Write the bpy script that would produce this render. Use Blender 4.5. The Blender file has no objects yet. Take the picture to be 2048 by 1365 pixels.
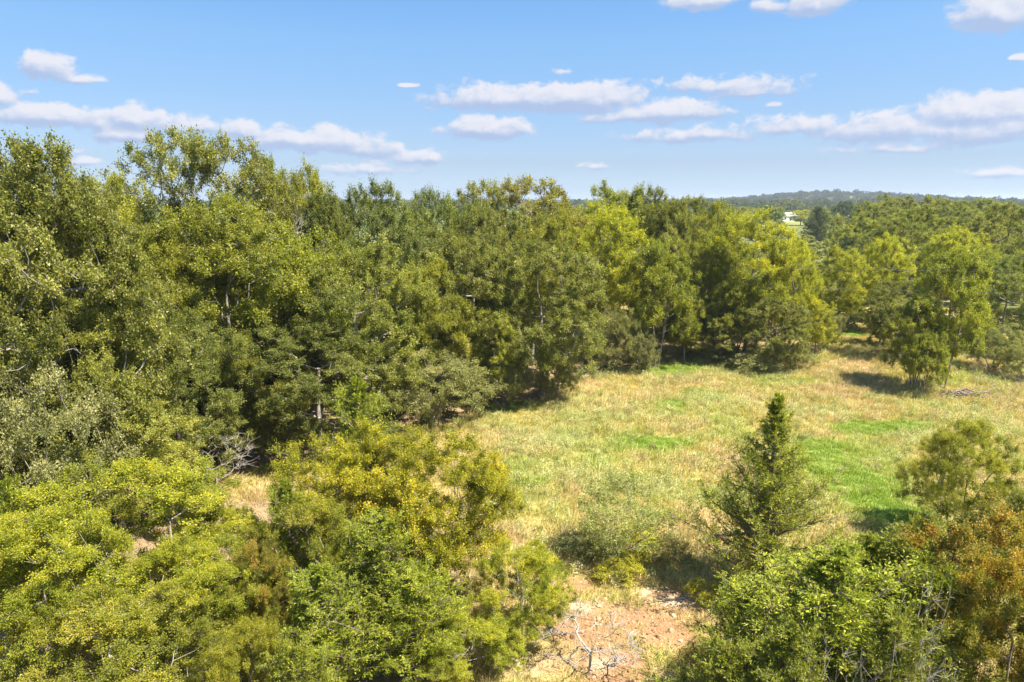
import bpy, math, random
import numpy as np
from mathutils import Vector

SC = bpy.context.scene
COL = SC.collection
R = math.radians

# ---------------------------------------------------------------- camera
CAM_H, PITCH, F = 13.0, R(11.8), 1366.0          # F: focal length in pixels of the 2048 px wide photograph
cam_data = bpy.data.cameras.new('camera')
cam_data.sensor_width = 36.0
cam_data.lens = 24.0
cam_data.clip_start = 0.2
cam_data.clip_end = 30000.0
cam = bpy.data.objects.new('camera', cam_data)
cam.location = (0, 0, CAM_H)
cam.rotation_euler = (R(90) - PITCH, 0, 0)
COL.objects.link(cam)
SC.camera = cam

# ---------------------------------------------------------------- light
SUN_EL, SUN_AZ = R(60), R(112)                    # azimuth clockwise from +Y (the view direction)
EXPOSURE = 1.68
SKY_STRENGTH = 0.104
SUN_STRENGTH = 4.2
sdir = Vector((math.sin(SUN_AZ) * math.cos(SUN_EL), math.cos(SUN_AZ) * math.cos(SUN_EL), math.sin(SUN_EL)))
sl = bpy.data.lights.new('sun', 'SUN')
sl.energy = SUN_STRENGTH
sl.angle = R(0.53)
sl.color = (1.0, 0.93, 0.82)
so = bpy.data.objects.new('sun', sl)
so.rotation_euler = sdir.to_track_quat('Z', 'Y').to_euler()
so.location = (0, 0, 60)
COL.objects.link(so)

SC.view_settings.view_transform = 'Standard'
SC.view_settings.look = 'None'
SC.view_settings.exposure = EXPOSURE
SC.view_settings.gamma = 1.0
SC.view_settings.use_curve_mapping = False
SC.cycles.max_bounces = 7
SC.cycles.diffuse_bounces = 5
SC.cycles.transmission_bounces = 5
SC.cycles.glossy_bounces = 2
SC.cycles.volume_bounces = 0
SC.cycles.caustics_reflective = False
SC.cycles.caustics_refractive = False
SC.cycles.use_denoising = True
SC.cycles.denoising_input_passes = 'RGB_ALBEDO_NORMAL'
SC.cycles.denoising_prefilter = 'ACCURATE'


def px_dir(px, py):
    """view ray of a pixel of the photograph, in world axes"""
    x = (px - 1024.0) / F
    y = -(py - 682.5) / F
    c, s = math.cos(PITCH), math.sin(PITCH)
    return x, c + y * s, -s + y * c


def gp(px, py):
    """the point of level ground seen at a pixel"""
    x, y, z = px_dir(px, py)
    t = CAM_H / -z
    return x * t, y * t


def at(px, py, d):
    """the point at forward distance d seen at a pixel"""
    x, y, z = px_dir(px, py)
    t = d / y
    return x * t, d, CAM_H + z * t


def azel(px, py):
    x, y, z = px_dir(px, py)
    return math.atan2(x, y), math.atan2(z, math.hypot(x, y))


# ---------------------------------------------------------------- sky and clouds
world = bpy.data.worlds.new('World')
SC.world = world
world.use_nodes = True
wn = world.node_tree
wn.nodes.clear()


def nd(tree, typ, **kw):
    n = tree.nodes.new(typ)
    for k, v in kw.items():
        setattr(n, k, v)
    return n


def math_n(tree, op, a, b=None, c=None, clamp=False):
    n = tree.nodes.new('ShaderNodeMath')
    n.operation = op
    n.use_clamp = clamp
    for i, v in enumerate((a, b, c)):
        if v is None:
            continue
        if isinstance(v, (int, float)):
            n.inputs[i].default_value = v
        else:
            tree.links.new(v, n.inputs[i])
    return n.outputs[0]


def vmath(tree, op, a, b=None):
    n = tree.nodes.new('ShaderNodeVectorMath')
    n.operation = op
    for i, v in enumerate((a, b)):
        if v is None:
            continue
        if isinstance(v, (tuple, list)):
            n.inputs[i].default_value = v
        else:
            tree.links.new(v, n.inputs[i])
    return n.outputs['Value'] if op in ('LENGTH', 'DOT_PRODUCT') else n.outputs[0]


# clouds of the photograph: pixel centre, half width, half height, strength
CLOUDS = [
    (95, 140, 60, 26, 1.0), (170, 160, 45, 10, .75), (0, 192, 32, 26, 1.1), (50, 180, 30, 8, .4),
    (100, 235, 120, 24, 1.1), (215, 245, 50, 22, .8), (270, 240, 52, 26, .95), (255, 270, 60, 22, .8), (360, 255, 110, 22, .7),
    (485, 262, 40, 18, 1.1), (620, 285, 130, 28, 1.0), (730, 300, 90, 18, .7), (840, 318, 60, 15, .95), (750, 340, 80, 14, .65),
    (160, 325, 40, 10, .9), (105, 300, 70, 10, .3),
    (820, 171, 20, 5, .7), (1000, 200, 140, 26, 1.0), (1130, 200, 150, 30, 1.2), (1230, 235, 60, 16, .7),
    (1340, 226, 110, 24, 1.15), (970, 260, 76, 26, 1.05), (1440, 172, 140, 18, .6), (1500, 185, 90, 14, .6),
    (1540, 208, 14, 6, .7), (1400, 272, 160, 16, .6), (1600, 255, 150, 22, .65), (1760, 262, 180, 32, .8),
    (1950, 225, 130, 32, 1.15), (1960, 265, 150, 36, .9), (1790, 298, 110, 12, .6), (1990, 350, 90, 12, .5),
    (1405, 5, 70, 22, 1.1), (1545, 10, 40, 16, .8), (1640, 10, 60, 28, 1.1), (1990, 30, 80, 44, 1.1), (2035, 121, 24, 6, .9),
    (1190, 335, 60, 6, .35), (1130, 145, 20, 8, .3),
]
cg = bpy.data.node_groups.new('cloud_field', 'ShaderNodeTree')
cg.interface.new_socket('Vector', in_out='INPUT', socket_type='NodeSocketVector')
cg.interface.new_socket('Density', in_out='OUTPUT', socket_type='NodeSocketFloat')
gi, go = cg.nodes.new('NodeGroupInput'), cg.nodes.new('NodeGroupOutput')
warp = nd(cg, 'ShaderNodeTexNoise', noise_dimensions='2D')
warp.inputs['Scale'].default_value = 18
warp.inputs['Detail'].default_value = 3
cg.links.new(gi.outputs[0], warp.inputs['Vector'])
wv = vmath(cg, 'MULTIPLY', vmath(cg, 'SUBTRACT', warp.outputs['Color'], (.5, .5, .5)), (0.035, 0.012, 0))
wvec = vmath(cg, 'ADD', gi.outputs[0], wv)
acc = None
rel = None
for (cx, cy, hw, hh, st) in CLOUDS:
    u0, v0 = azel(cx, cy)
    u1, _ = azel(cx + hw, cy)
    _, v1 = azel(cx, cy - hh)
    a, b = abs(u1 - u0) * 1.38, abs(v1 - v0) * 1.55
    dlt = vmath(cg, 'MULTIPLY', vmath(cg, 'SUBTRACT', wvec, (u0, v0, 0)), (1 / a, 1 / b, 0))
    lowp = vmath(cg, 'MULTIPLY', vmath(cg, 'MINIMUM', dlt, (0, 0, 0)), (0, .45, 0))
    dlt = vmath(cg, 'ADD', dlt, lowp)                # flatter base
    m = math_n(cg, 'MULTIPLY_ADD', vmath(cg, 'LENGTH', dlt), -st * 1.15, st * 1.15)
    acc = m if acc is None else math_n(cg, 'SMOOTH_MAX', acc, m, 0.12)
    q = math_n(cg, 'MULTIPLY', math_n(cg, 'MAXIMUM', m, 0.0), math_n(cg, 'ADD', vmath(cg, 'DOT_PRODUCT', dlt, (0, 1, 0)), 1.0))
    rel = q if rel is None else math_n(cg, 'ADD', rel, q)
    tot = math_n(cg, 'MAXIMUM', m, 0.0) if cx == CLOUDS[0][0] and cy == CLOUDS[0][1] else math_n(cg, 'ADD', tot, math_n(cg, 'MAXIMUM', m, 0.0))
# the same kind of clouds goes on round the rest of the sky
sep = nd(cg, 'ShaderNodeSeparateXYZ')
cg.links.new(gi.outputs[0], sep.inputs[0])
mp = nd(cg, 'ShaderNodeMapping')
mp.inputs['Scale'].default_value = (3.2, 11, 1)
cg.links.new(gi.outputs[0], mp.inputs[0])
n2 = nd(cg, 'ShaderNodeTexNoise', noise_dimensions='2D')
n2.inputs['Scale'].default_value = 1.0
n2.inputs['Detail'].default_value = 2
cg.links.new(mp.outputs[0], n2.inputs['Vector'])
side = nd(cg, 'ShaderNodeMapRange')
side.inputs[1].default_value = .72
side.inputs[2].default_value = .85
cg.links.new(math_n(cg, 'ABSOLUTE', sep.outputs[0]), side.inputs[0])
up = nd(cg, 'ShaderNodeMapRange')
up.inputs[1].default_value = .33
up.inputs[2].default_value = .45
cg.links.new(sep.outputs[1], up.inputs[0])
w_else = math_n(cg, 'MAXIMUM', side.outputs[0], up.outputs[0])
gen = math_n(cg, 'MULTIPLY', math_n(cg, 'SUBTRACT', n2.outputs[0], .54), 4.0)
gen = math_n(cg, 'SUBTRACT', gen, math_n(cg, 'MULTIPLY', math_n(cg, 'SUBTRACT', 1.0, w_else), 4.0))
acc = math_n(cg, 'MAXIMUM', acc, gen)
mp2 = nd(cg, 'ShaderNodeMapping')
mp2.inputs['Scale'].default_value = (1, 1.5, 1)
cg.links.new(wvec, mp2.inputs[0])
n1 = nd(cg, 'ShaderNodeTexNoise', noise_dimensions='2D')
n1.inputs['Scale'].default_value = 40
n1.inputs['Detail'].default_value = 7
n1.inputs['Roughness'].default_value = .58
cg.links.new(mp2.outputs[0], n1.inputs['Vector'])
dens = math_n(cg, 'MULTIPLY_ADD', math_n(cg, 'SUBTRACT', n1.outputs[0], .5), 1.3, acc)
cg.links.new(dens, go.inputs[0])
cg.interface.new_socket('Height', in_out='OUTPUT', socket_type='NodeSocketFloat')
hgt = math_n(cg, 'DIVIDE', math_n(cg, 'ADD', rel, .02), math_n(cg, 'ADD', tot, .02))
cg.links.new(hgt, go.inputs[1])

tc = nd(wn, 'ShaderNodeTexCoord')
sx = nd(wn, 'ShaderNodeSeparateXYZ')
wn.links.new(tc.outputs['Generated'], sx.inputs[0])
az = math_n(wn, 'ARCTAN2', sx.outputs[0], sx.outputs[1])
el = math_n(wn, 'ARCSINE', sx.outputs[2])
cmb = nd(wn, 'ShaderNodeCombineXYZ')
wn.links.new(az, cmb.inputs[0])
wn.links.new(el, cmb.inputs[1])
g1 = nd(wn, 'ShaderNodeGroup', node_tree=cg)
g2 = nd(wn, 'ShaderNodeGroup', node_tree=cg)
wn.links.new(cmb.outputs[0], g1.inputs[0])
wn.links.new(vmath(wn, 'ADD', cmb.outputs[0], (0.006, 0.008, 0)), g2.inputs[0])
alpha = nd(wn, 'ShaderNodeMapRange', interpolation_type='SMOOTHSTEP')
alpha.inputs[1].default_value = 0.05
alpha.inputs[2].default_value = 0.50
alpha.inputs[4].default_value = 0.88
wn.links.new(g1.outputs[0], alpha.inputs[0])
shade = nd(wn, 'ShaderNodeMapRange', interpolation_type='SMOOTHSTEP')
shade.inputs[1].default_value = -.95
shade.inputs[2].default_value = .80
relief = math_n(wn, 'SUBTRACT', g1.outputs[0], g2.outputs[0])
wn.links.new(math_n(wn, 'MULTIPLY_ADD', math_n(wn, 'SUBTRACT', g1.outputs[1], 1.20), 1.1, math_n(wn, 'MULTIPLY', relief, 1.1)), shade.inputs[0])
ccol = nd(wn, 'ShaderNodeMix', data_type='RGBA')
ccol.inputs[6].default_value = (.43, .54, .77, 1)
ccol.inputs[7].default_value = (.88, .865, .91, 1)
wn.links.new(shade.outputs[0], ccol.inputs[0])
sky = nd(wn, 'ShaderNodeTexSky', sky_type='NISHITA')
sky.sun_disc = False
sky.sun_elevation = SUN_EL
sky.sun_rotation = SUN_AZ
sky.air_density = 1.0
sky.dust_density = 0.15
sky.ozone_density = 2.2
bg1 = nd(wn, 'ShaderNodeBackground')
bg1.inputs[1].default_value = SKY_STRENGTH
hsv = nd(wn, 'ShaderNodeHueSaturation')
hsv.inputs['Saturation'].default_value = 1.65
gam = nd(wn, 'ShaderNodeGamma')
gam.inputs['Gamma'].default_value = 0.62
wn.links.new(sky.outputs[0], gam.inputs['Color'])
wn.links.new(gam.outputs[0], hsv.inputs['Color'])
hor = nd(wn, 'ShaderNodeValToRGB')           # the clear dry air keeps the sky blue down to the horizon
for k, (p_, c_) in enumerate([(0.0, (.50, .68, 1.16)), (.11, (.555, .615, .84)), (.25, (.74, .76, .90)), (.45, (.95, .93, 1.0)), (.6, (.93, .93, 1.04))]):
    if k > 1:
        hor.color_ramp.elements.new(.5)
for k, (p_, c_) in enumerate([(0.0, (.50, .68, 1.16)), (.11, (.555, .615, .84)), (.25, (.74, .76, .90)), (.45, (.95, .93, 1.0)), (.6, (.93, .93, 1.04))]):
    hor.color_ramp.elements[k].position = p_
    hor.color_ramp.elements[k].color = (*c_, 1)
elr = math_n(wn, 'MULTIPLY', el, 1 / R(26), clamp=True)
wn.links.new(elr, hor.inputs[0])
wn.links.new(vmath(wn, 'MULTIPLY', hsv.outputs[0], hor.outputs[0]), bg1.inputs[0])
bg2 = nd(wn, 'ShaderNodeBackground')
bg2.inputs[1].default_value = 0.32
wn.links.new(ccol.outputs[2], bg2.inputs[0])
mixs = nd(wn, 'ShaderNodeMixShader')
wn.links.new(alpha.outputs[0], mixs.inputs[0])
wn.links.new(bg1.outputs[0], mixs.inputs[1])
wn.links.new(bg2.outputs[0], mixs.inputs[2])
wo = nd(wn, 'ShaderNodeOutputWorld')
wn.links.new(mixs.outputs[0], wo.inputs[0])

# ---------------------------------------------------------------- small tools


def tag(o, label=None, cat=None, group=None, kind=None):
    if label:
        o['label'] = label
    if cat:
        o['category'] = cat
    if group:
        o['group'] = group
    if kind:
        o['kind'] = kind
    return o


def vnoise(x, y, seed):
    """smooth lattice noise in 0..1"""
    xi, yi = np.floor(x).astype(np.int64), np.floor(y).astype(np.int64)
    fx, fy = x - xi, y - yi
    fx, fy = fx * fx * (3 - 2 * fx), fy * fy * (3 - 2 * fy)

    def h(a, b):
        n = (a * 374761393 + b * 668265263 + seed * 982451653) & 0x7fffffff
        n = ((n ^ (n >> 13)) * 1274126177) & 0x7fffffff
        return ((n ^ (n >> 16)) & 0xffff) / 65535.0
    return (h(xi, yi) * (1 - fx) + h(xi + 1, yi) * fx) * (1 - fy) + (h(xi, yi + 1) * (1 - fx) + h(xi + 1, yi + 1) * fx) * fy


def fbm(x, y, seed, octs=4):
    s, a, t = 0.0, 1.0, 0.0
    for k in range(octs):
        s = s + a * vnoise(x * 2 ** k + 13.1 * k, y * 2 ** k - 7.7 * k, seed + k)
        t += a
        a *= .55
    return s / t


def mesh_from(name, V, F_, mats, attrs=None, smooth=False, mat_index=None):
    """V (n,3); F_ list of arrays of faces with equal side counts"""
    me = bpy.data.meshes.new(name)
    if not isinstance(F_, list):
        F_ = [F_]
    F_ = [f for f in F_ if len(f)]
    me.vertices.add(len(V))
    me.vertices.foreach_set('co', np.ascontiguousarray(V, dtype=np.float32).ravel())
    loops = np.concatenate([f.ravel() for f in F_]).astype(np.int32)
    tot = np.concatenate([np.full(len(f), f.shape[1], np.int32) for f in F_])
    st = np.concatenate([[0], np.cumsum(tot)[:-1]]).astype(np.int32)
    me.loops.add(len(loops))
    me.loops.foreach_set('vertex_index', loops)
    me.polygons.add(len(tot))
    me.polygons.foreach_set('loop_start', st)
    me.polygons.foreach_set('loop_total', tot)
    me.polygons.foreach_set('use_smooth', np.full(len(tot), smooth, bool))
    for m in mats:
        me.materials.append(m)
    if mat_index is not None:
        me.polygons.foreach_set('material_index', mat_index.astype(np.int32))
    if attrs:
        for k, (dom, arr) in attrs.items():
            if arr.ndim == 1:
                a = me.attributes.new(k, 'FLOAT', dom)
                a.data.foreach_set('value', arr.astype(np.float32))
            else:
                a = me.attributes.new(k, 'FLOAT_COLOR', dom)
                c = np.ones((len(arr), 4), np.float32)
                c[:, :3] = arr
                a.data.foreach_set('color', c.ravel())
    me.update(calc_edges=True)
    return me


def link(name, me, parent=None, loc=(0, 0, 0), rz=0.0, scale=(1, 1, 1)):
    o = bpy.data.objects.new(name, me)
    COL.objects.link(o)
    o.location = loc
    o.rotation_euler = (0, 0, rz)
    o.scale = scale
    if parent:
        o.parent = parent
    return o


def unit(v):
    return v / np.maximum(np.linalg.norm(v, axis=-1, keepdims=True), 1e-9)


# ---------------------------------------------------------------- materials
def new_mat(name):
    m = bpy.data.materials.new(name)
    m.use_nodes = True
    t = m.node_tree
    t.nodes.clear()
    out = t.nodes.new('ShaderNodeOutputMaterial')
    return m, t, out


def ramp(t, fac, stops):
    r = t.nodes.new('ShaderNodeValToRGB')
    while len(r.color_ramp.elements) < len(stops):
        r.color_ramp.elements.new(.5)
    for e, (p, c) in zip(r.color_ramp.elements, stops):
        e.position = p
        e.color = (*c, 1)
    t.links.new(fac, r.inputs[0])
    return r.outputs[0]


def leaf_mat(name, stops, rough=.5, trans=.46, spec=.3, instancer=None):
    """leaf colour runs over the stops with the tint of each leaf, and is multiplied by the object colour"""
    m, t, out = new_mat(name)
    if instancer:
        a = nd(t, 'ShaderNodeAttribute', attribute_type='INSTANCER', attribute_name=instancer)
        tn = nd(t, 'ShaderNodeAttribute', attribute_name='tint')
        v = math_n(t, 'MULTIPLY_ADD', tn.outputs['Fac'], .8, .6)
        mul = nd(t, 'ShaderNodeVectorMath', operation='SCALE')
        t.links.new(a.outputs['Color'], mul.inputs[0])
        t.links.new(v, mul.inputs[3])
        col = mul.outputs[0]
    else:
        tn = nd(t, 'ShaderNodeAttribute', attribute_name='tint')
        col = ramp(t, tn.outputs['Fac'], stops)
        oi = nd(t, 'ShaderNodeObjectInfo')
        col = vmath(t, 'MULTIPLY', col, oi.outputs['Color'])
    p = nd(t, 'ShaderNodeBsdfPrincipled')
    p.inputs['Roughness'].default_value = rough
    p.inputs['Specular IOR Level'].default_value = spec
    t.links.new(col, p.inputs['Base Color'])
    tr = nd(t, 'ShaderNodeBsdfTranslucent')
    tcol = vmath(t, 'MULTIPLY', col, (1.25, 1.3, .55))
    t.links.new(tcol, tr.inputs[0])
    mx = nd(t, 'ShaderNodeMixShader')
    mx.inputs[0].default_value = trans
    t.links.new(p.outputs[0], mx.inputs[1])
    t.links.new(tr.outputs[0], mx.inputs[2])
    t.links.new(mx.outputs[0], out.inputs[0])
    return m


def bark_mat(name, dark, light, scale=9.0):
    m, t, out = new_mat(name)
    c = nd(t, 'ShaderNodeTexCoord')
    mp_ = nd(t, 'ShaderNodeMapping')
    mp_.inputs['Scale'].default_value = (1, 1, .3)
    t.links.new(c.outputs['Object'], mp_.inputs[0])
    n = nd(t, 'ShaderNodeTexNoise')
    n.inputs['Scale'].default_value = scale
    n.inputs['Detail'].default_value = 6
    n.inputs['Roughness'].default_value = .65
    t.links.new(mp_.outputs[0], n.inputs['Vector'])
    col = ramp(t, n.outputs[0], [(.32, dark), (.68, light)])
    p = nd(t, 'ShaderNodeBsdfPrincipled')
    p.inputs['Roughness'].default_value = .85
    p.inputs['Specular IOR Level'].default_value = .2
    t.links.new(col, p.inputs['Base Color'])
    b = nd(t, 'ShaderNodeBump')
    b.inputs['Strength'].default_value = .5
    b.inputs['Distance'].default_value = .03
    t.links.new(n.outputs[0], b.inputs['Height'])
    t.links.new(b.outputs[0], p.inputs['Normal'])
    t.links.new(p.outputs[0], out.inputs[0])
    return m


M = {}
M['oak'] = leaf_mat('oak_leaves', [(0, (0.112, 0.131, 0.025)), (.45, (0.219, 0.231, 0.037)), (.8, (0.388, 0.381, 0.075)), (1, (0.625, 0.587, 0.213))], rough=.45)
M['elm'] = leaf_mat('elm_leaves', [(0, (0.144, 0.162, 0.022)), (.5, (0.264, 0.276, 0.029)), (.85, (0.408, 0.396, 0.042)), (1, (0.528, 0.456, 0.084))], rough=.45)
M['near'] = leaf_mat('young_oak_leaves', [(0, (0.144, 0.162, 0.017)), (.45, (0.270, 0.282, 0.024)), (.8, (0.432, 0.414, 0.036)), (1, (0.576, 0.480, 0.084))], rough=.42)
M['rust'] = leaf_mat('rust_leaves', [(0, (.14, .15, .022)), (.5, (.26, .245, .028)), (.80, (.38, .29, .04)), (1, (.56, .32, .06))], rough=.42)
M['cedar'] = leaf_mat('cedar_needles', [(0, (0.105, 0.132, 0.014)), (.5, (0.225, 0.255, 0.020)), (.85, (0.36, 0.37, 0.032)), (1, (0.431, 0.392, 0.078))], rough=.5, trans=.3, spec=.3)
M['grey'] = leaf_mat('grey_green_leaves', [(0, (0.144, 0.156, 0.048)), (.5, (0.240, 0.246, 0.084)), (.85, (0.360, 0.348, 0.132)), (1, (0.456, 0.420, 0.204))], rough=.4)
M['mesquite'] = leaf_mat('mesquite_leaves', [(0, (0.228, 0.264, 0.072)), (.6, (0.384, 0.408, 0.120)), (1, (0.552, 0.528, 0.204))], rough=.5)
M['broom'] = leaf_mat('broomweed', [(0, (0.286, 0.286, 0.033)), (.5, (0.550, 0.506, 0.033)), (1, (0.750, 0.660, 0.055))], rough=.6, trans=.3)
M['far'] = leaf_mat('far_leaves', [(0, (0.108, 0.132, 0.036)), (.5, (0.192, 0.216, 0.048)), (1, (0.312, 0.312, 0.072))], rough=.6, trans=.25, spec=.2)
M['bark'] = bark_mat('bark', (.13, .11, .09), (.42, .37, .30))
M['cedar_bark'] = bark_mat('cedar_bark', (.12, .085, .06), (.36, .29, .23))
M['dead'] = bark_mat('dead_wood', (.20, .175, .15), (.46, .41, .35), 14)
M['grey_wood'] = bark_mat('weathered_wood', (.11, .095, .08), (.30, .26, .21), 14)
M['blade'] = leaf_mat('grass_blades', None, rough=.6, trans=.3, spec=.2, instancer='tcol')
M['far_inst'] = leaf_mat('far_wood_leaves', None, rough=.6, trans=.2, spec=.2, instancer='tcol')


def plain_mat(name, col, rough=.5, metal=0.0, noise=0.0, scale=5.0):
    m, t, out = new_mat(name)
    p = nd(t, 'ShaderNodeBsdfPrincipled')
    p.inputs['Roughness'].default_value = rough
    p.inputs['Metallic'].default_value = metal
    if noise:
        c = nd(t, 'ShaderNodeTexCoord')
        n = nd(t, 'ShaderNodeTexNoise')
        n.inputs['Scale'].default_value = scale
        n.inputs['Detail'].default_value = 4
        t.links.new(c.outputs['Object'], n.inputs['Vector'])
        t.links.new(ramp(t, n.outputs[0], [(.3, tuple(x * (1 - noise) for x in col)), (.7, col)]), p.inputs['Base Color'])
    else:
        p.inputs['Base Color'].default_value = (*col, 1)
    t.links.new(p.outputs[0], out.inputs[0])
    return m


# ---------------------------------------------------------------- geometry builders
def leaves3(P, D, N, L, W, tint):
    """small leaves seen from afar: one pointed triangle each"""
    n = len(P)
    D = unit(D)
    S = unit(np.cross(D, N))
    L, W = L[:, None], W[:, None]
    V = np.empty((n, 3, 3))
    V[:, 0] = P + S * W * .5
    V[:, 1] = P - S * W * .5
    V[:, 2] = P + D * L
    return V.reshape(-1, 3), np.arange(n * 3).reshape(-1, 3), tint


def leaves(P, D, N, L, W, tint, fold=.25):
    """n folded lozenge leaves: base point P, direction D, normal N, length L, width W"""
    n = len(P)
    D = unit(D)
    S = unit(np.cross(D, N))
    N = np.cross(S, D)
    L, W = L[:, None], W[:, None]
    V = np.empty((n, 4, 3))
    V[:, 0] = P
    V[:, 1] = P + D * L * .45 + S * W * .5 + N * W * fold
    V[:, 2] = P + D * L
    V[:, 3] = P + D * L * .45 - S * W * .5 + N * W * fold
    i = np.arange(n)[:, None] * 4
    # two triangles share the midrib 0-2
    T = np.concatenate([i + np.array([[0, 1, 2]]), i + np.array([[0, 2, 3]])], 1).reshape(-1, 3)
    return V.reshape(-1, 3), T, np.repeat(tint, 2)


def tubes(A, B, ra, rb, sides):
    """open tapered prisms from A to B"""
    n = len(A)
    if n == 0:
        return np.zeros((0, 3)), np.zeros((0, 4), int)
    D = unit(B - A)
    ref = np.where(np.abs(D[:, 2:3]) > .9, np.array([[1., 0, 0]]), np.array([[0, 0, 1.]]))
    X = unit(np.cross(D, ref))
    Y = np.cross(D, X)
    ang = np.arange(sides) * 2 * np.pi / sides
    c, s = np.cos(ang)[None, :, None], np.sin(ang)[None, :, None]
    ring = X[:, None] * c + Y[:, None] * s
    V = np.concatenate([A[:, None] - D[:, None] * ra[:, None, None] * .15 + ring * ra[:, None, None], B[:, None] + ring * rb[:, None, None]], 1)
    k = np.arange(sides)
    q = np.stack([k, (k + 1) % sides, (k + 1) % sides + sides, k + sides], 1)
    Q = np.arange(n)[:, None, None] * 2 * sides + q[None]
    return V.reshape(-1, 3), Q.reshape(-1, 4)


def cat(parts):
    """join (V, F) pairs"""
    Vs, Fs, o = [], [], 0
    for V, Fc in parts:
        Vs.append(V)
        Fs.append(Fc + o)
        o += len(V)
    return np.concatenate(Vs), np.concatenate(Fs)


def skeleton(rng, tips, trunk, step=.4, pathw=.28, jit=.07, r_tip=.012, p=.46, down=1.5):
    """connect every tip to the growing tree; returns nodes, parents, radii"""
    nodes = [np.array(q, float) for q in trunk]
    par = [-1] + list(range(len(trunk) - 1))
    plen = [0.0]
    for k in range(1, len(trunk)):
        plen.append(plen[-1] + float(np.linalg.norm(nodes[k] - nodes[k - 1])))
    cap = len(trunk) + len(tips) * 14 + 10
    NA = np.zeros((cap, 3))
    PL = np.zeros(cap)
    PA = np.full(cap, -1)
    n = len(trunk)
    NA[:n] = nodes
    PL[:n] = plen
    PA[:n] = par
    order = np.argsort(np.linalg.norm(tips - NA[max(0, n // 2)], axis=1))
    for ti in order:
        t = tips[ti]
        d = t - NA[:n]
        dist = np.sqrt((d * d).sum(1))
        cost = dist + pathw * PL[:n] + down * np.maximum(0, -d[:, 2] - .2 * dist)
        cost[0] += 5
        j = int(np.argmin(cost))
        L = dist[j]
        if n + 12 >= cap:
            break
        m = min(11, max(1, int(L / step)))
        a = NA[j].copy()
        prev = j
        side = rng.normal(0, 1, 3)
        bow = rng.normal(0, .10) * L
        for k in range(1, m + 1):
            f = k / m
            q = a + (t - a) * f + side / np.linalg.norm(side) * bow * math.sin(math.pi * f)
            q[2] -= .10 * L * math.sin(math.pi * f) * .6
            if k < m:
                q += rng.normal(0, jit * step, 3) * 1.6
            NA[n] = q
            PA[n] = prev
            PL[n] = PL[prev] + L / m
            prev = n
            n += 1
    NA, PA = NA[:n], PA[:n]
    cnt = np.zeros(n)
    isleaf = np.ones(n, bool)
    isleaf[PA[1:]] = False
    cnt[isleaf] = 1
    for k in range(n - 1, 0, -1):
        cnt[PA[k]] += cnt[k]
    rad = r_tip * np.power(np.maximum(cnt, 1), p)
    return NA, PA, rad


def wood_from(NA, PA, rad, flare=True):
    idx = np.arange(1, len(NA))
    A, B = NA[PA[idx]], NA[idx]
    ra, rb = rad[PA[idx]].copy(), rad[idx]
    ra = np.minimum(ra, rb * 1.7 + .004)
    if flare:
        low = PA[idx] == 0
        ra[low] = rb[low] * 1.5
    parts = []
    big = rb > .045
    for mask, s in ((big, 7), (~big & (rb > .02), 4), (~big & (rb <= .02), 3)):
        if mask.any():
            parts.append(tubes(A[mask], B[mask], ra[mask], rb[mask], s))
    return parts


def trunk_path(rng, h, n=7, lean=.04, x=0, y=0):
    z = np.linspace(0, h, n)
    w = np.cumsum(rng.normal(0, lean * h / n, (n, 2)), 0)
    w[0] = 0
    return np.column_stack([x + w[:, 0], y + w[:, 1], z])


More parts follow.
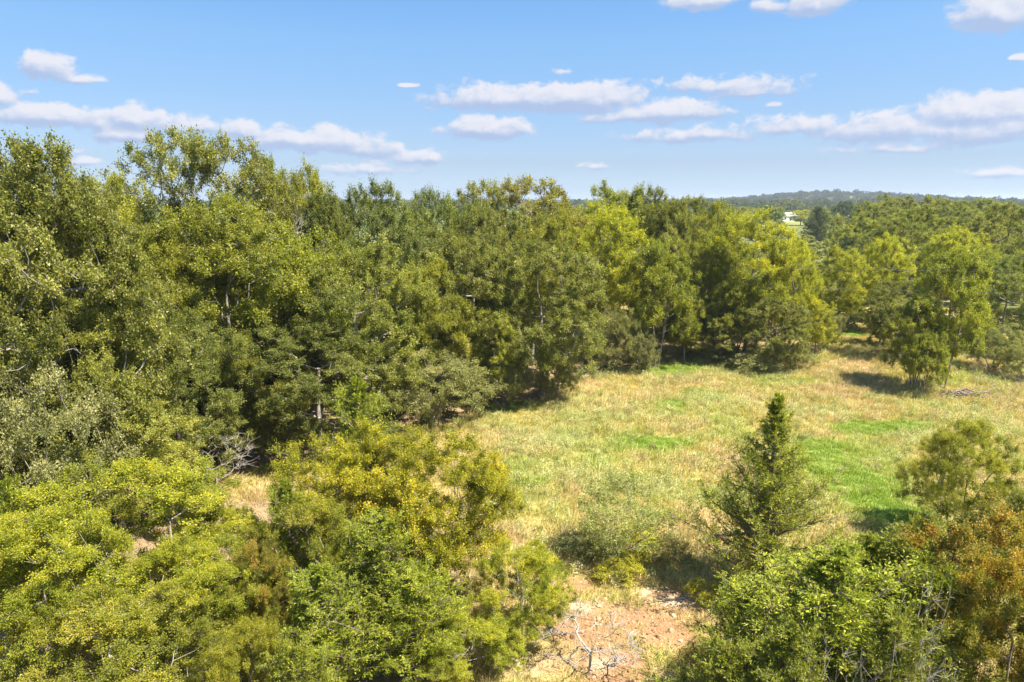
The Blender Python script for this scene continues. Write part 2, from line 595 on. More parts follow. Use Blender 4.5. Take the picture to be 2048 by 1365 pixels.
def broadleaf(name, seed, H, W, base, lobes, per, nleaf, leaf, mat, twig=.45, up=.35, open_=0.0, trunks=1, shape='round',
              th=.62, lobe_r=.30, wood='bark', tintclump=.35, droop=0.0, tw=6, r_tip=.010):
    """returns the two meshes (trunk with its limbs, crown) of one broadleaved tree"""
    rng = np.random.default_rng(seed)
    # lobes of the crown over an uneven envelope
    zc = (base + 1) / 2 * H
    hh = (1 - base) / 2 * H
    tips, tcl = [], []
    k = 0
    golden = math.pi * (3 - math.sqrt(5))
    for i in range(lobes):
        f = (i + .5) / lobes
        cz = 1 - 2 * f * .93
        rr = math.sqrt(max(0, 1 - cz * cz))
        a = i * golden + rng.normal(0, .35)
        sc = rng.uniform(.55, .86)
        if cz < 0 and shape in ('round', 'flat'):
            rr = rr ** .5
        if shape == 'vase':
            rr *= .62 + .38 * (cz * .5 + .5)
        if shape == 'column':
            rr = .55 + .45 * rr
        if shape == 'flat':
            cz = cz * .8
        c = np.array([math.cos(a) * rr * W / 2 * sc, math.sin(a) * rr * W / 2 * sc, zc + cz * hh * rng.uniform(.68, .90)])
        lr = lobe_r * W / 2 * rng.uniform(.75, 1.25)
        q = unit(rng.normal(0, 1, (per * 3, 3)))
        keep = q[:, 2] > -.45
        q = q[keep][:per]
        rad_ = lr * rng.uniform(.45, 1.12, (len(q), 1))
        pts = c + q * rad_ * np.array([1, 1, .82])
        tips.append(pts)
        tcl.append(np.full(len(pts), rng.normal(0, .12)))
    tips = np.concatenate(tips)
    tcl = np.concatenate(tcl)
    ok = tips[:, 2] > .25
    tips, tcl = tips[ok], tcl[ok]
    if trunks == 1:
        tp = trunk_path(rng, H * th, 8)
        NA, PA, rad = skeleton(rng, tips, tp, r_tip=r_tip)
        parts = wood_from(NA, PA, rad)
    else:
        parts = []
        ang = rng.uniform(0, 6.28)
        ang_t = np.arctan2(tips[:, 1], tips[:, 0])
        sect = ((ang_t - ang) % (2 * np.pi) / (2 * np.pi) * trunks).astype(int)
        for s in range(trunks):
            am = ang + (s + .5) * 2 * np.pi / trunks
            h = H * th * rng.uniform(.8, 1)
            tp = trunk_path(rng, h, 7)
            lean = np.linspace(0, 1, 7)[:, None] ** 1.2 * W * .17 + .14
            tp[:, 0:1] += math.cos(am) * lean
            tp[:, 1:2] += math.sin(am) * lean
            NA, PA, rad = skeleton(rng, tips[sect == s], tp, r_tip=r_tip)
            parts += wood_from(NA, PA, rad)
    # twigs and leaves
    nt = len(tips)
    ctr = np.array([0, 0, zc])
    outd = unit(tips - ctr)
    tdir = unit(outd[:, None] * .55 + rng.normal(0, .62, (nt, tw, 3)) + np.array([0, 0, up - droop]))
    tl = twig * rng.uniform(.55, 1.15, (nt, tw))
    A = np.repeat(tips, tw, 0)
    TD = tdir.reshape(-1, 3)
    TL = tl.reshape(-1)
    B = A + TD * TL[:, None]
    if r_tip > 0:
        parts.append(tubes(A, B, np.full(len(A), r_tip * .62), np.full(len(A), r_tip * .3), 3))
    per_twig = max(1, int(nleaf / len(A)))
    n = len(A) * per_twig
    f = rng.uniform(.05, 1.08, n)
    ti = np.repeat(np.arange(len(A)), per_twig)
    keep = rng.uniform(0, 1, n) > open_
    if open_:
        tk = rng.uniform(0, 1, len(A)) > open_ * .5
        keep &= tk[ti]
    f, ti = f[keep], ti[keep]
    n = len(ti)
    P = A[ti] + TD[ti] * (f * TL[ti])[:, None] + rng.normal(0, twig * .16, (n, 3))
    D = unit(TD[ti] * .6 + rng.normal(0, .7, (n, 3)) - np.array([0, 0, .15 + droop]))
    N = unit(rng.normal(0, .62, (n, 3)) + np.array([0, 0, .75]) + outd[ti // tw] * .45)
    Ls = leaf * rng.uniform(.65, 1.3, n)
    tint = np.clip(rng.beta(2.0, 2.6, n) + (tcl[ti // tw] + np.repeat(rng.normal(0, .10, nt), tw)[ti]) * tintclump * 2.2, 0, 1)
    V, T, ta = (leaves3 if mat in ('oak', 'elm', 'far') else leaves)(P, D, N, Ls, Ls * rng.uniform(.6, .85, n), tint)
    WV, WF = cat(parts)
    s = H / V[:, 2].max()
    V *= s
    WV *= s
    trunk = mesh_from(name + '_trunk', WV, WF, [M[wood]], smooth=True)
    crown = mesh_from(name + '_crown', V, T, [M[mat]], {'tint': ('FACE', ta)})
    return dict(trunk=trunk, crown=crown, H=H, W=W)


def cedar(name, seed, H, W, prof, nb, nleaf, leaf=.10, gap=.25, wood='cedar_bark', mat='cedar', base=.06, spray=.34):
    """an eastern cedar: straight stem, feathery sprays along rising boughs; prof(f) is the envelope over height"""
    rng = np.random.default_rng(seed)
    tp = trunk_path(rng, H * .97, 14, .03)
    hz = np.linspace(0, 1, 14)
    nodesA, nodesB, ra_, rb_ = [], [], [], []
    r0 = .017 * H
    for i in range(13):
        nodesA.append(tp[i])
        nodesB.append(tp[i + 1])
        ra_.append(r0 * (1 - hz[i]) ** .9 + .008)
        rb_.append(r0 * (1 - hz[i + 1]) ** .9 + .008)
    SP, SD, SL, ST = [], [], [], []
    for b in range(nb):
        f = base + (1 - base) * ((b + rng.uniform(0, 1)) / nb) ** .92
        if f > .985:
            continue
        a = b * 2.39996 + rng.normal(0, .4)
        lump = .50 + .98 * float(vnoise(np.array([a * 1.1 + seed]), np.array([f * 7.0]), seed)[0])
        L = prof(f) * W / 2 * lump * rng.uniform(.66, 1.18)
        if rng.uniform() < gap * .6:
            L *= rng.uniform(.35, .7)
        z0 = f * H * .97
        o = np.array([np.interp(f, hz, tp[:, 0]), np.interp(f, hz, tp[:, 1]), z0])
        rise = .15 + .65 * f + rng.normal(0, .12)
        d = unit(np.array([math.cos(a), math.sin(a), rise]))
        m = max(2, int(L / .22))
        pts = [o]
        cur, dd = o.copy(), d.copy()
        for k in range(m):
            dd = unit(dd + rng.normal(0, .10, 3) + np.array([0, 0, .05]))
            cur = cur + dd * L / m
            pts.append(cur.copy())
        pts = np.array(pts)
        rb0 = .008 + .012 * L
        for k in range(m):
            nodesA.append(pts[k])
            nodesB.append(pts[k + 1])
            ra_.append(rb0 * (1 - k / m) + .004)
            rb_.append(rb0 * (1 - (k + 1) / m) + .004)
        ct = rng.normal(0, .13)
        for k in range(1, m + 1):
            if k / m < .16 and L > .7:
                continue
            ns = 4 if k < m else 6
            for s in range(ns):
                if rng.uniform() < gap:
                    continue
                sd = unit((pts[k] - pts[k - 1]) / (L / m) * .8 + rng.normal(0, .55, 3) + np.array([0, 0, .28]))
                ln = spray * rng.uniform(.6, 1.3) * (.18 + .82 * min(1, L))
                SP.append(pts[k])
                SD.append(sd)
                SL.append(ln)
                ST.append(ct)
    # leader
    for k in range(14):
        SP.append(tp[-1] - np.array([0, 0, k * .07 * 1.2]))
        SD.append(unit(rng.normal(0, .45, 3) + np.array([0, 0, 1.0])))
        SL.append(spray * .5)
        ST.append(0)
    SP, SD, SL, ST = map(np.array, (SP, SD, SL, ST))
    ns = len(SP)
    sub = 7
    # sub-twigs fan out on both sides of each spray
    fn = unit(rng.normal(0, .5, (ns, 3)) + np.array([0, 0, 1.0]))
    S = unit(np.cross(SD, fn))
    fr = rng.uniform(.05, 1.0, (ns, sub))
    sg = rng.choice([-1, 1], (ns, sub)) * rng.uniform(.2, .95, (ns, sub))
    TA = SP[:, None] + SD[:, None] * (SL[:, None] * fr)[..., None]
    TD = unit(SD[:, None] + S[:, None] * sg[..., None] + rng.normal(0, .22, (ns, sub, 3)))
    TL = SL[:, None] * .55 * rng.uniform(.6, 1.2, (ns, sub))
    TA, TD, TL = TA.reshape(-1, 3), TD.reshape(-1, 3), TL.reshape(-1)
    per = max(2, int(nleaf / len(TA)))
    ti = np.repeat(np.arange(len(TA)), per)
    n = len(ti)
    P = TA[ti] + TD[ti] * (rng.uniform(0, 1, n) * TL[ti])[:, None] + rng.normal(0, .014, (n, 3))
    D = unit(TD[ti] + rng.normal(0, .42, (n, 3)))
    N = unit(fn[ti // sub] + rng.normal(0, .5, (n, 3)))
    Ls = leaf * rng.uniform(.6, 1.25, n)
    tint = np.clip(rng.beta(2.2, 2.6, n) + (ST[ti // sub] + np.repeat(rng.normal(0, .1, ns), sub)[ti]), 0, 1)
    V, T, ta = leaves(P, D, N, Ls, Ls * rng.uniform(.26, .40, n), tint, fold=.2)
    A_, B_, ra_, rb_ = np.array(nodesA), np.array(nodesB), np.array(ra_), np.array(rb_)
    thick = ra_ > .03
    WV, WF = cat([tubes(A_[thick], B_[thick], ra_[thick], rb_[thick], 7), tubes(A_[~thick], B_[~thick], ra_[~thick], rb_[~thick], 3),
                  tubes(SP, SP + SD * SL[:, None], np.full(ns, .005), np.full(ns, .002), 3)])
    s = H / V[:, 2].max()
    V *= s
    WV *= s
    return dict(trunk=mesh_from(name + '_trunk', WV, WF, [M[wood]], smooth=True),
                crown=mesh_from(name + '_crown', V, T, [M[mat]], {'tint': ('FACE', ta)}), H=H, W=W)


def bare_wood(name, seed, H, W, n, r_tip=.006, mat='dead', th=.5, tw=3, twig=.3, lean=(0, 0), base=.35):
    """a leafless tree or branch: only the limbs"""
    rng = np.random.default_rng(seed)
    q = unit(rng.normal(0, 1, (n, 3))) * rng.uniform(.4, 1.0, (n, 1)) ** .5
    tips = np.column_stack([q[:, 0] * W / 2 + lean[0] * (q[:, 2] * .5 + .5), q[:, 1] * W / 2 + lean[1] * (q[:, 2] * .5 + .5), H * (base + (1 - base) * (q[:, 2] * .5 + .5))])
    tp = trunk_path(rng, H * th, 6, .12)
    tp[:, 0] += np.linspace(0, 1, 6) * lean[0] * .5
    tp[:, 1] += np.linspace(0, 1, 6) * lean[1] * .5
    NA, PA, rad = skeleton(rng, tips, tp, step=.16, jit=.10, r_tip=r_tip, p=.42)
    parts = wood_from(NA, PA, rad)
    limbs, = [cat(parts)]
    A = np.repeat(tips, tw, 0)
    TD = unit(np.repeat(unit(tips - np.array([0, 0, H * .3])), tw, 0) * .8 + rng.normal(0, .6, (len(A), 3)))
    B = A + TD * twig * rng.uniform(.4, 1.2, (len(A), 1))
    tV, tF = tubes(A, B, np.full(len(A), r_tip * .9), np.full(len(A), r_tip * .4), 3)
    return dict(trunk=mesh_from(name + '_trunk', limbs[0], limbs[1], [M[mat]], smooth=True), crown=mesh_from(name + '_twigs', tV, tF, [M[mat]]), H=H, W=W)


PROTO = {}


def P_(key, fn):
    PROTO[key] = fn


# kinds of tree and shrub (one to four individuals grown for each kind)
for i in range(3):
    P_('oak%d' % i, lambda i=i: broadleaf('oak%d' % i, 11 + i, 11, 9, .07, 34, 15, 165000, .080, 'oak', twig=.50, tw=6, r_tip=.014, lobe_r=.285))
for i in range(2):
    P_('elm%d' % i, lambda i=i: broadleaf('elm%d' % i, 31 + i, 11, 8, .12, 32, 14, 125000, .080, 'elm', twig=.52, up=.55, shape='vase', tw=6, lobe_r=.31, r_tip=.012))
P_('elm2', lambda: broadleaf('elm2', 37, 7, 5, .16, 18, 13, 70000, .080, 'elm', twig=.45, up=.5, trunks=4, shape='round', lobe_r=.34))
P_('tall', lambda: broadleaf('tall', 41, 14, 7, .45, 34, 12, 62000, .100, 'oak', twig=.46, up=.5, open_=.32, lobe_r=.27, th=.75, shape='sparse'))
for i in range(3):
    P_('near%d' % i, lambda i=i: broadleaf('near%d' % i, 51 + i, 7, 7, .12, 27, 18, 138000, .055, 'near', tintclump=.55, twig=.38, up=.45, shape='vase' if i == 0 else 'round', tw=7, lobe_r=.27, trunks=(3, 2, 1)[i], r_tip=.008))
P_('rust', lambda: broadleaf('rust', 61, 7, 4.6, .10, 24, 14, 110000, .055, 'rust', tintclump=.6, twig=.36, up=.4, tw=6, lobe_r=.36, r_tip=.007))
P_('grey0', lambda: broadleaf('grey0', 71, 5, 6, .02, 22, 14, 60000, .068, 'grey', twig=.42, shape='flat', trunks=3, lobe_r=.36, th=.5))
P_('spire', lambda: cedar('spire', 81, 7.4, 5.0, lambda f: float(np.interp(f, [0, .08, .2, .30, .40, .48, .56, .70, .82, 1], [.95, 1.1, 1.2, 1.0, .92, .60, .42, .31, .18, .02])), 250, 84000, leaf=.080, gap=.34, base=.05, spray=.32))
P_('cedar0', lambda: cedar('cedar0', 82, 6.5, 4.6, lambda f: (1 - f) ** .62 * min(1, .55 + f * 3), 150, 58000, leaf=.085, gap=.36))
P_('cedar1', lambda: cedar('cedar1', 83, 5.5, 4.2, lambda f: (1 - f) ** .5 * min(1, .6 + f * 3), 120, 50000, leaf=.085, gap=.36))
P_('mesq', lambda: broadleaf('mesq', 91, 3.4, 5.0, .12, 20, 11, 15000, .075, 'mesquite', twig=.42, up=.6, trunks=5, shape='vase', th=.4, lobe_r=.36, open_=.1, r_tip=.006))
P_('broom', lambda: broadleaf('broom', 95, .9, 1.3, .02, 12, 10, 9000, .035, 'broom', twig=.14, up=.7, trunks=4, shape='flat', th=.3, lobe_r=.4, r_tip=.003))
P_('brush', lambda: broadleaf('brush', 96, 1.3, 2.2, .0, 12, 11, 9000, .06, 'grey', twig=.26, up=.4, trunks=4, shape='flat', th=.3, lobe_r=.42, r_tip=.005))
for i in range(3):
    P_('far%d' % i, lambda i=i: broadleaf('far%d' % i, 101 + i, 10, 9, .08, 14, 9, 6500, .38, 'far', twig=.75, tw=3, r_tip=.02))
P_('dead0', lambda: bare_wood('dead0', 111, 5, 3.4, 110, r_tip=.007, twig=.45, tw=4))
P_('dead1', lambda: bare_wood('dead1', 112, 2.6, 2.2, 50, r_tip=.009, twig=.30, th=.4, tw=4))
P_('dead2', lambda: bare_wood('dead2', 113, 2.2, 3.6, 80, r_tip=.0035, twig=.26, lean=(1.8, .4), th=.4, tw=4))
BUILT = {}


def proto(key):
    if key not in BUILT:
        BUILT[key] = PROTO[key]()
    return BUILT[key]


# ---------------------------------------------------------------- the ground
def ground_z(x, y):
    x, y = np.asarray(x, float), np.asarray(y, float)
    r = np.hypot(x, y)
    z = (fbm(x / 14, y / 14, 5, 3) - .5) * .7 * np.clip((r - 8) / 10, 0, 1)
    far = np.clip((r - 250) / 900, 0, 1)
    z = z + far * (fbm(x / 700 + 3.3, y / 700, 9, 3) - .55) * 14
    hill = np.exp(-(((x - 700) / 150) ** 2 + ((y - 1500) / 300) ** 2)) * 21 + np.exp(-(((x - 540) / 90) ** 2 + ((y - 1450) / 200) ** 2)) * 5
    return z + hill


def gz(x, y):
    return float(ground_z(np.array([x]), np.array([y]))[0])


def gell(px, py, rx, ry):
    """an ellipse on the ground: the centre and half-axes in metres"""
    cx, cy = gp(px, py)
    ax = abs(gp(px + rx, py)[0] - cx)
    ay = abs(gp(px, py - ry)[1] - gp(px, py + ry)[1]) / 2
    return cx, cy, ax, ay


def emask(x, y, ells, seed, soft=.45, nz=.8):
    m = np.zeros_like(x)
    n = (fbm(x / 1.6, y / 1.6, seed, 4) - .5) * nz
    for (px, py, rx, ry) in ells:
        cx, cy, ax, ay = gell(px, py, rx, ry)
        d = np.sqrt(((x - cx) / ax) ** 2 + ((y - cy) / ay) ** 2)
        m = np.maximum(m, np.clip((1 - d + n) / soft, 0, 1))
    return m


BARE = [(1240, 1250, 175, 70), (1150, 1175, 70, 28), (1345, 1200, 95, 24), (1330, 1270, 90, 45), (1210, 1340, 140, 50)]
SAND = [(1165, 1215, 34, 12), (1345, 1205, 78, 11), (1290, 1185, 30, 7), (1200, 1330, 40, 20), (1380, 1350, 70, 16)]
GREEN = [(1690, 950, 120, 60), (1760, 1010, 110, 60), (1640, 900, 100, 38), (1290, 885, 95, 20), (1335, 738, 110, 13), (1350, 805, 40, 10),
         (1750, 850, 130, 16), (1010, 820, 60, 10), (1830, 1050, 70, 30), (1700, 668, 45, 10)]
DRY = [(1700, 735, 120, 24), (1690, 775, 160, 22), (1010, 1080, 70, 30), (1480, 930, 60, 60), (1060, 1330, 190, 50), (1420, 1080, 100, 50),
       (560, 990, 90, 30), (440, 1180, 60, 40), (1980, 735, 60, 10), (1190, 1090, 170, 30), (1180, 770, 40, 12)]
PALE = [(1200, 830, 130, 30), (1430, 800, 120, 20), (1960, 850, 100, 40), (1500, 745, 90, 12), (1100, 880, 100, 35), (1650, 820, 110, 14),
        (1880, 820, 90, 16), (1600, 1010, 60, 30), (1850, 880, 80, 22), (1330, 980, 90, 40), (1180, 960, 110, 35)]
_bx = [-400, 0, 400, 700, 900, 975, 1090, 1150, 1200, 1300, 1400, 1640, 1665, 1700, 1780, 1800, 1850, 1990, 2100, 2600]
_by = [990, 990, 975, 900, 850, 825, 800, 765, 748, 730, 716, 705, 660, 655, 655, 700, 700, 715, 715, 715]


def project(x, y, z=0.0):
    c, s = math.cos(PITCH), math.sin(PITCH)
    dz = z - CAM_H
    depth = y * c - dz * s
    up_ = y * s + dz * c
    return 1024 + F * x / depth, 682.5 - F * up_ / depth


def in_wood(x, y):
    px, py = project(x, y)
    return (py < np.interp(px, _bx, _by)) | (y < 4)


def cover(x, y):
    bare = emask(x, y, BARE, 21, .6, 1.5)
    sand = emask(x, y, SAND, 22, .5, 1.0) * np.clip(bare * 2, 0, 1)
    green = emask(x, y, GREEN, 23, .8, .8)
    dry = emask(x, y, DRY, 24, .9, .9)
    pale = emask(x, y, PALE, 25, 1.0, 1.1)
    return bare, sand, green, dry, pale


C_YG = np.array([0.519, 0.425, 0.147])
C_GREEN = np.array([0.221, 0.338, 0.055])
C_DRY = np.array([0.560, 0.440, 0.245])
C_PALE = np.array([0.600, 0.552, 0.276])
C_SOIL = np.array([0.300, 0.176, 0.086])
C_SAND = np.array([0.475, 0.367, 0.238])
C_LITTER = np.array([0.299, 0.213, 0.127])
C_FAR = np.array([.13, .14, .045])


def mixc(a, b, f):
    return a * (1 - f[:, None]) + b * f[:, None]


def axis(lo, hi, step, far, g=1.16):
    a = list(np.arange(lo, hi + 1e-6, step))
    s, v = step, lo
    left = []
    while v > -far:
        s *= g
        v -= s
        left.append(v)
    s, v = step, hi
    right = []
    while v < far:
        s *= g
        v += s
        right.append(v)
    return np.array(left[::-1] + a + right)


gxs, gys = axis(-22, 36, .25, 9000), axis(6, 62, .25, 9000)
GX, GY = np.meshgrid(gxs, gys)
gx, gy = GX.ravel(), GY.ravel()
gzz = ground_z(gx, gy)
near_m = (np.abs(gx) < 60) & (gy > 4) & (gy < 90)
gcol = np.tile(C_FAR, (len(gx), 1))
mead = np.clip((fbm(gx / 90, gy / 90, 77, 3) - .62) * 6, 0, .3)
mead = np.maximum(mead, np.exp(-((gx - 165) / 40) ** 2 - ((gy - 400) / 90) ** 2))
gcol = mixc(gcol, np.array([.26, .28, .08]), mead)
xx, yy = gx[near_m], gy[near_m]
b_, s_, g_, d_, p_ = cover(xx, yy)
c_ = np.tile(C_YG * .62, (len(xx), 1))
c_ = mixc(c_, C_PALE * .6, p_ * .6)
c_ = mixc(c_, C_DRY * .7, d_)
c_ = mixc(c_, C_GREEN * .6, g_)
c_ = mixc(c_, C_SOIL, b_)
c_ = mixc(c_, C_SAND, s_)
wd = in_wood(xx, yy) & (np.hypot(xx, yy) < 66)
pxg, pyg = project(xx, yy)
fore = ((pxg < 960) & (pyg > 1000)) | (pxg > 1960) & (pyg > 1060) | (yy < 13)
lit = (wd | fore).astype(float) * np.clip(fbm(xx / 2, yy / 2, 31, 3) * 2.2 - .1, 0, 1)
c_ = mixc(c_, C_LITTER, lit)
bump = .035 * b_ * (fbm(xx / .5, yy / .5, 41, 3) - .5)
gcol[near_m] = c_
gzz[near_m] += bump
nx, ny = len(gxs), len(gys)
ii = (np.arange(ny - 1)[:, None] * nx + np.arange(nx - 1)[None]).ravel()
gq = np.stack([ii, ii + 1, ii + 1 + nx, ii + nx], 1)


def ground_material():
    m, t, out = new_mat('ground')
    a = nd(t, 'ShaderNodeAttribute', attribute_name='cover')
    c = nd(t, 'ShaderNodeTexCoord')
    n = nd(t, 'ShaderNodeTexNoise')
    n.inputs['Scale'].default_value = 3.0
    n.inputs['Detail'].default_value = 9
    n.inputs['Roughness'].default_value = .7
    t.links.new(c.outputs['Object'], n.inputs['Vector'])
    n3 = nd(t, 'ShaderNodeTexNoise')
    n3.inputs['Scale'].default_value = 16.0
    n3.inputs['Detail'].default_value = 5
    t.links.new(c.outputs['Object'], n3.inputs['Vector'])
    k = math_n(t, 'MULTIPLY_ADD', n.outputs[0], 1.3, .35)
    k = math_n(t, 'MULTIPLY', k, math_n(t, 'MULTIPLY_ADD', n3.outputs[0], .9, .55))
    sc_ = nd(t, 'ShaderNodeVectorMath', operation='SCALE')
    t.links.new(a.outputs['Color'], sc_.inputs[0])
    t.links.new(k, sc_.inputs[3])
    p = nd(t, 'ShaderNodeBsdfPrincipled')
    p.inputs['Roughness'].default_value = .95
    p.inputs['Specular IOR Level'].default_value = .1
    t.links.new(sc_.outputs[0], p.inputs['Base Color'])
    b = nd(t, 'ShaderNodeBump')
    b.inputs['Strength'].default_value = .8
    b.inputs['Distance'].default_value = .06
    t.links.new(n3.outputs[0], b.inputs['Height'])
    t.links.new(b.outputs[0], p.inputs['Normal'])
    t.links.new(p.outputs[0], out.inputs[0])
    return m


gme = mesh_from('ground', np.column_stack([gx, gy, gzz]), gq, [ground_material()], {'cover': ('POINT', gcol)}, smooth=True)
tag(link('ground', gme), kind='structure')

# ---------------------------------------------------------------- ground cover nobody could count


def tuft(name, seed, n, h, spread, w, lean=.5, mat='blade', curve=.35):
    """a tuft of bent blades, two faces each"""
    rng = np.random.default_rng(seed)
    a = rng.uniform(0, 2 * np.pi, n)
    r = spread * np.sqrt(rng.uniform(0, 1, n))
    P = np.column_stack([r * np.cos(a), r * np.sin(a), np.zeros(n) - .02])
    hh = h * rng.uniform(.45, 1.1, n)
    la = a + rng.normal(0, .8, n)
    ln = np.abs(rng.normal(0, lean, n))
    d = unit(np.column_stack([np.cos(la) * ln, np.sin(la) * ln, np.ones(n)]))
    S = np.column_stack([-np.sin(la + 1), np.cos(la + 1), np.zeros(n)])
    mid = P + d * hh[:, None] * .55
    d2 = unit(d + np.column_stack([np.cos(la), np.sin(la), -np.ones(n) * .3]) * curve)
    tip = mid + d2 * hh[:, None] * .5
    ww = (w * rng.uniform(.6, 1.3, n))[:, None]
    V = np.stack([P - S * ww * .4, P + S * ww * .4, mid + S * ww * .5, mid - S * ww * .5, tip], 1).reshape(-1, 3)
    i = np.arange(n)[:, None] * 5
    Q = i + np.array([[0, 1, 2, 3]])
    T = i + np.array([[3, 2, 4]])
    tint = rng.uniform(0, 1, n)
    me = mesh_from(name, V, [Q, T], [M[mat]], {'tint': ('FACE', np.concatenate([tint, tint]))})
    return bpy.data.objects.new(name, me)


def weed(name, seed, h, r, n, leaf, stems=7, mat='blade'):
    """an upright leafy weed"""
    rng = np.random.default_rng(seed)
    a = rng.uniform(0, 6.28, stems)
    B = np.column_stack([np.cos(a) * r * rng.uniform(.2, 1, stems), np.sin(a) * r * rng.uniform(.2, 1, stems), h * rng.uniform(.6, 1, stems)])
    A = B * np.array([.12, .12, 0])
    WV, WF = tubes(A, B, np.full(stems, .007), np.full(stems, .003), 3)
    si = rng.integers(0, stems, n)
    f = rng.beta(3, 1.4, n)
    P = A[si] + (B - A)[si] * f[:, None] + rng.normal(0, .02, (n, 3)) + rng.normal(0, .05, (n, 3)) * f[:, None]
    D = unit(rng.normal(0, 1, (n, 3)) + np.array([0, 0, .2]))
    N = unit(rng.normal(0, .5, (n, 3)) + np.array([0, 0, 1]))
    L = leaf * rng.uniform(.6, 1.2, n)
    V, T, ta = leaves(P, D, N, L, L * .6, rng.uniform(.2, 1, n))
    VV = np.concatenate([V, WV])
    me = mesh_from(name, VV, [T, WF + len(V)], [M[mat]], {'tint': ('FACE', np.concatenate([ta, np.full(len(WF), .2)]))})
    return bpy.data.objects.new(name, me)


def clod(name, seed, mat):
    rng = np.random.default_rng(seed)
    import bmesh
    bm = bmesh.new()
    bmesh.ops.create_icosphere(bm, subdivisions=1, radius=1)
    for v in bm.verts:
        v.co *= rng.uniform(.6, 1.2)
        v.co.z *= .6
    me = bpy.data.meshes.new(name)
    bm.to_mesh(me)
    bm.free()
    me.materials.append(mat)
    a = me.attributes.new('tint', 'FLOAT', 'FACE')
    a.data.foreach_set('value', np.full(len(me.polygons), .5, np.float32))
    return bpy.data.objects.new(name, me)


def scatter(name, protos, x, y, scale, col, pid, label=None, cat_=None, tilt=.12, seed=0, zs=None, zoff=0.0):
    """one object that spreads the prototypes over its points"""
    rng = np.random.default_rng(seed)
    n = len(x)
    me = bpy.data.meshes.new(name)
    me.vertices.add(n)
    z = ground_z(x, y) + zoff
    me.vertices.foreach_set('co', np.column_stack([x, y, z]).astype(np.float32).ravel())
    rot = np.column_stack([rng.normal(0, tilt, n), rng.normal(0, tilt, n), rng.uniform(0, 6.283, n)])
    sc3 = np.column_stack([scale, scale, scale * (rng.uniform(.75, 1.25, n) if zs is None else zs)])
    for nm, arr in (('trot', rot), ('tscale', sc3)):
        a = me.attributes.new(nm, 'FLOAT_VECTOR', 'POINT')
        a.data.foreach_set('vector', arr.astype(np.float32).ravel())
    a = me.attributes.new('tcol', 'FLOAT_COLOR', 'POINT')
    a.data.foreach_set('color', np.column_stack([col, np.ones(n)]).astype(np.float32).ravel())
    a = me.attributes.new('pid', 'INT', 'POINT')
    a.data.foreach_set('value', pid.astype(np.int32))
    o = bpy.data.objects.new(name, me)
    COL.objects.link(o)
    ng = bpy.data.node_groups.new(name + '_spread', 'GeometryNodeTree')
    ng.interface.new_socket('Geometry', in_out='INPUT', socket_type='NodeSocketGeometry')
    ng.interface.new_socket('Geometry', in_out='OUTPUT', socket_type='NodeSocketGeometry')
    gi_, go_ = ng.nodes.new('NodeGroupInput'), ng.nodes.new('NodeGroupOutput')
    jn = ng.nodes.new('GeometryNodeJoinGeometry')

    def named(nm, dt):
        q = ng.nodes.new('GeometryNodeInputNamedAttribute')
        q.data_type = dt
        q.inputs[0].default_value = nm
        return q.outputs[0]
    r_, s_n, p_n = named('trot', 'FLOAT_VECTOR'), named('tscale', 'FLOAT_VECTOR'), named('pid', 'INT')
    for k, po in enumerate(protos):
        ip = ng.nodes.new('GeometryNodeInstanceOnPoints')
        oi = ng.nodes.new('GeometryNodeObjectInfo')
        oi.inputs[0].default_value = po
        oi.inputs['As Instance'].default_value = True
        cm = ng.nodes.new('FunctionNodeCompare')
        cm.data_type = 'INT'
        cm.operation = 'EQUAL'
        ng.links.new(p_n, cm.inputs[2])
        cm.inputs[3].default_value = k
        ng.links.new(gi_.outputs[0], ip.inputs['Points'])
        ng.links.new(cm.outputs[0], ip.inputs['Selection'])
        ng.links.new(oi.outputs['Geometry'], ip.inputs['Instance'])
        ng.links.new(r_, ip.inputs['Rotation'])
        ng.links.new(s_n, ip.inputs['Scale'])
        ng.links.new(ip.outputs[0], jn.inputs[0])
    ng.links.new(jn.outputs[0], go_.inputs[0])
    md = o.modifiers.new('spread', 'NODES')
    md.node_group = ng
    tag(o, label, cat_, kind='stuff')
    return o


rngG = np.random.default_rng(7)
# grass over the clearing and, thinner, under the trees
def wedge(n, y0, y1, px0, px1):
    y = np.sqrt(rngG.uniform(y0 ** 2, y1 ** 2, n))
    px = rngG.uniform(px0, px1, n)
    # pixel column to x on the ground at forward distance y
    depth = y * math.cos(PITCH) + CAM_H * math.sin(PITCH)
    return (px - 1024) / F * depth, y


x1, y1 = wedge(95000, 13, 72, -80, 2300)
b_, s_, g_, d_, p_ = cover(x1, y1)
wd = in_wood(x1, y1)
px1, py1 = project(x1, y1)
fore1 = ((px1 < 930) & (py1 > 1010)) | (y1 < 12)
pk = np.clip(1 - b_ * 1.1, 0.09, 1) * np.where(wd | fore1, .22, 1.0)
pk = pk * np.where((py1 > 1080) & (px1 > 980) & (px1 < 1500), .8, 1)
kp = rngG.uniform(0, 1, len(x1)) < pk
x1, y1, g_, d_, p_, wd = x1[kp], y1[kp], g_[kp], d_[kp], p_[kp], (wd | fore1)[kp]
n = len(x1)
big = fbm(x1 / 3.2, y1 / 3.2, 51, 4)
fine = fbm(x1 / .7, y1 / .7, 52, 3)
col = np.tile(C_YG, (n, 1))
col = mixc(col, C_GREEN * 1.25, np.clip((big - .53) * 3.2, 0, .6))
col = mixc(col, C_DRY, np.clip((.52 - big) * 3.6 + (fine - .5) * 2.6, 0, .9))
col = mixc(col, C_PALE, p_ * .45)
col = mixc(col, C_DRY * np.array([1.0, .96, .98]), np.clip(d_ * 1.05, 0, .95))
col = mixc(col, C_GREEN * np.array([1.25, 1.12, 1.0]), np.clip(g_ * 1.9, 0, .9))
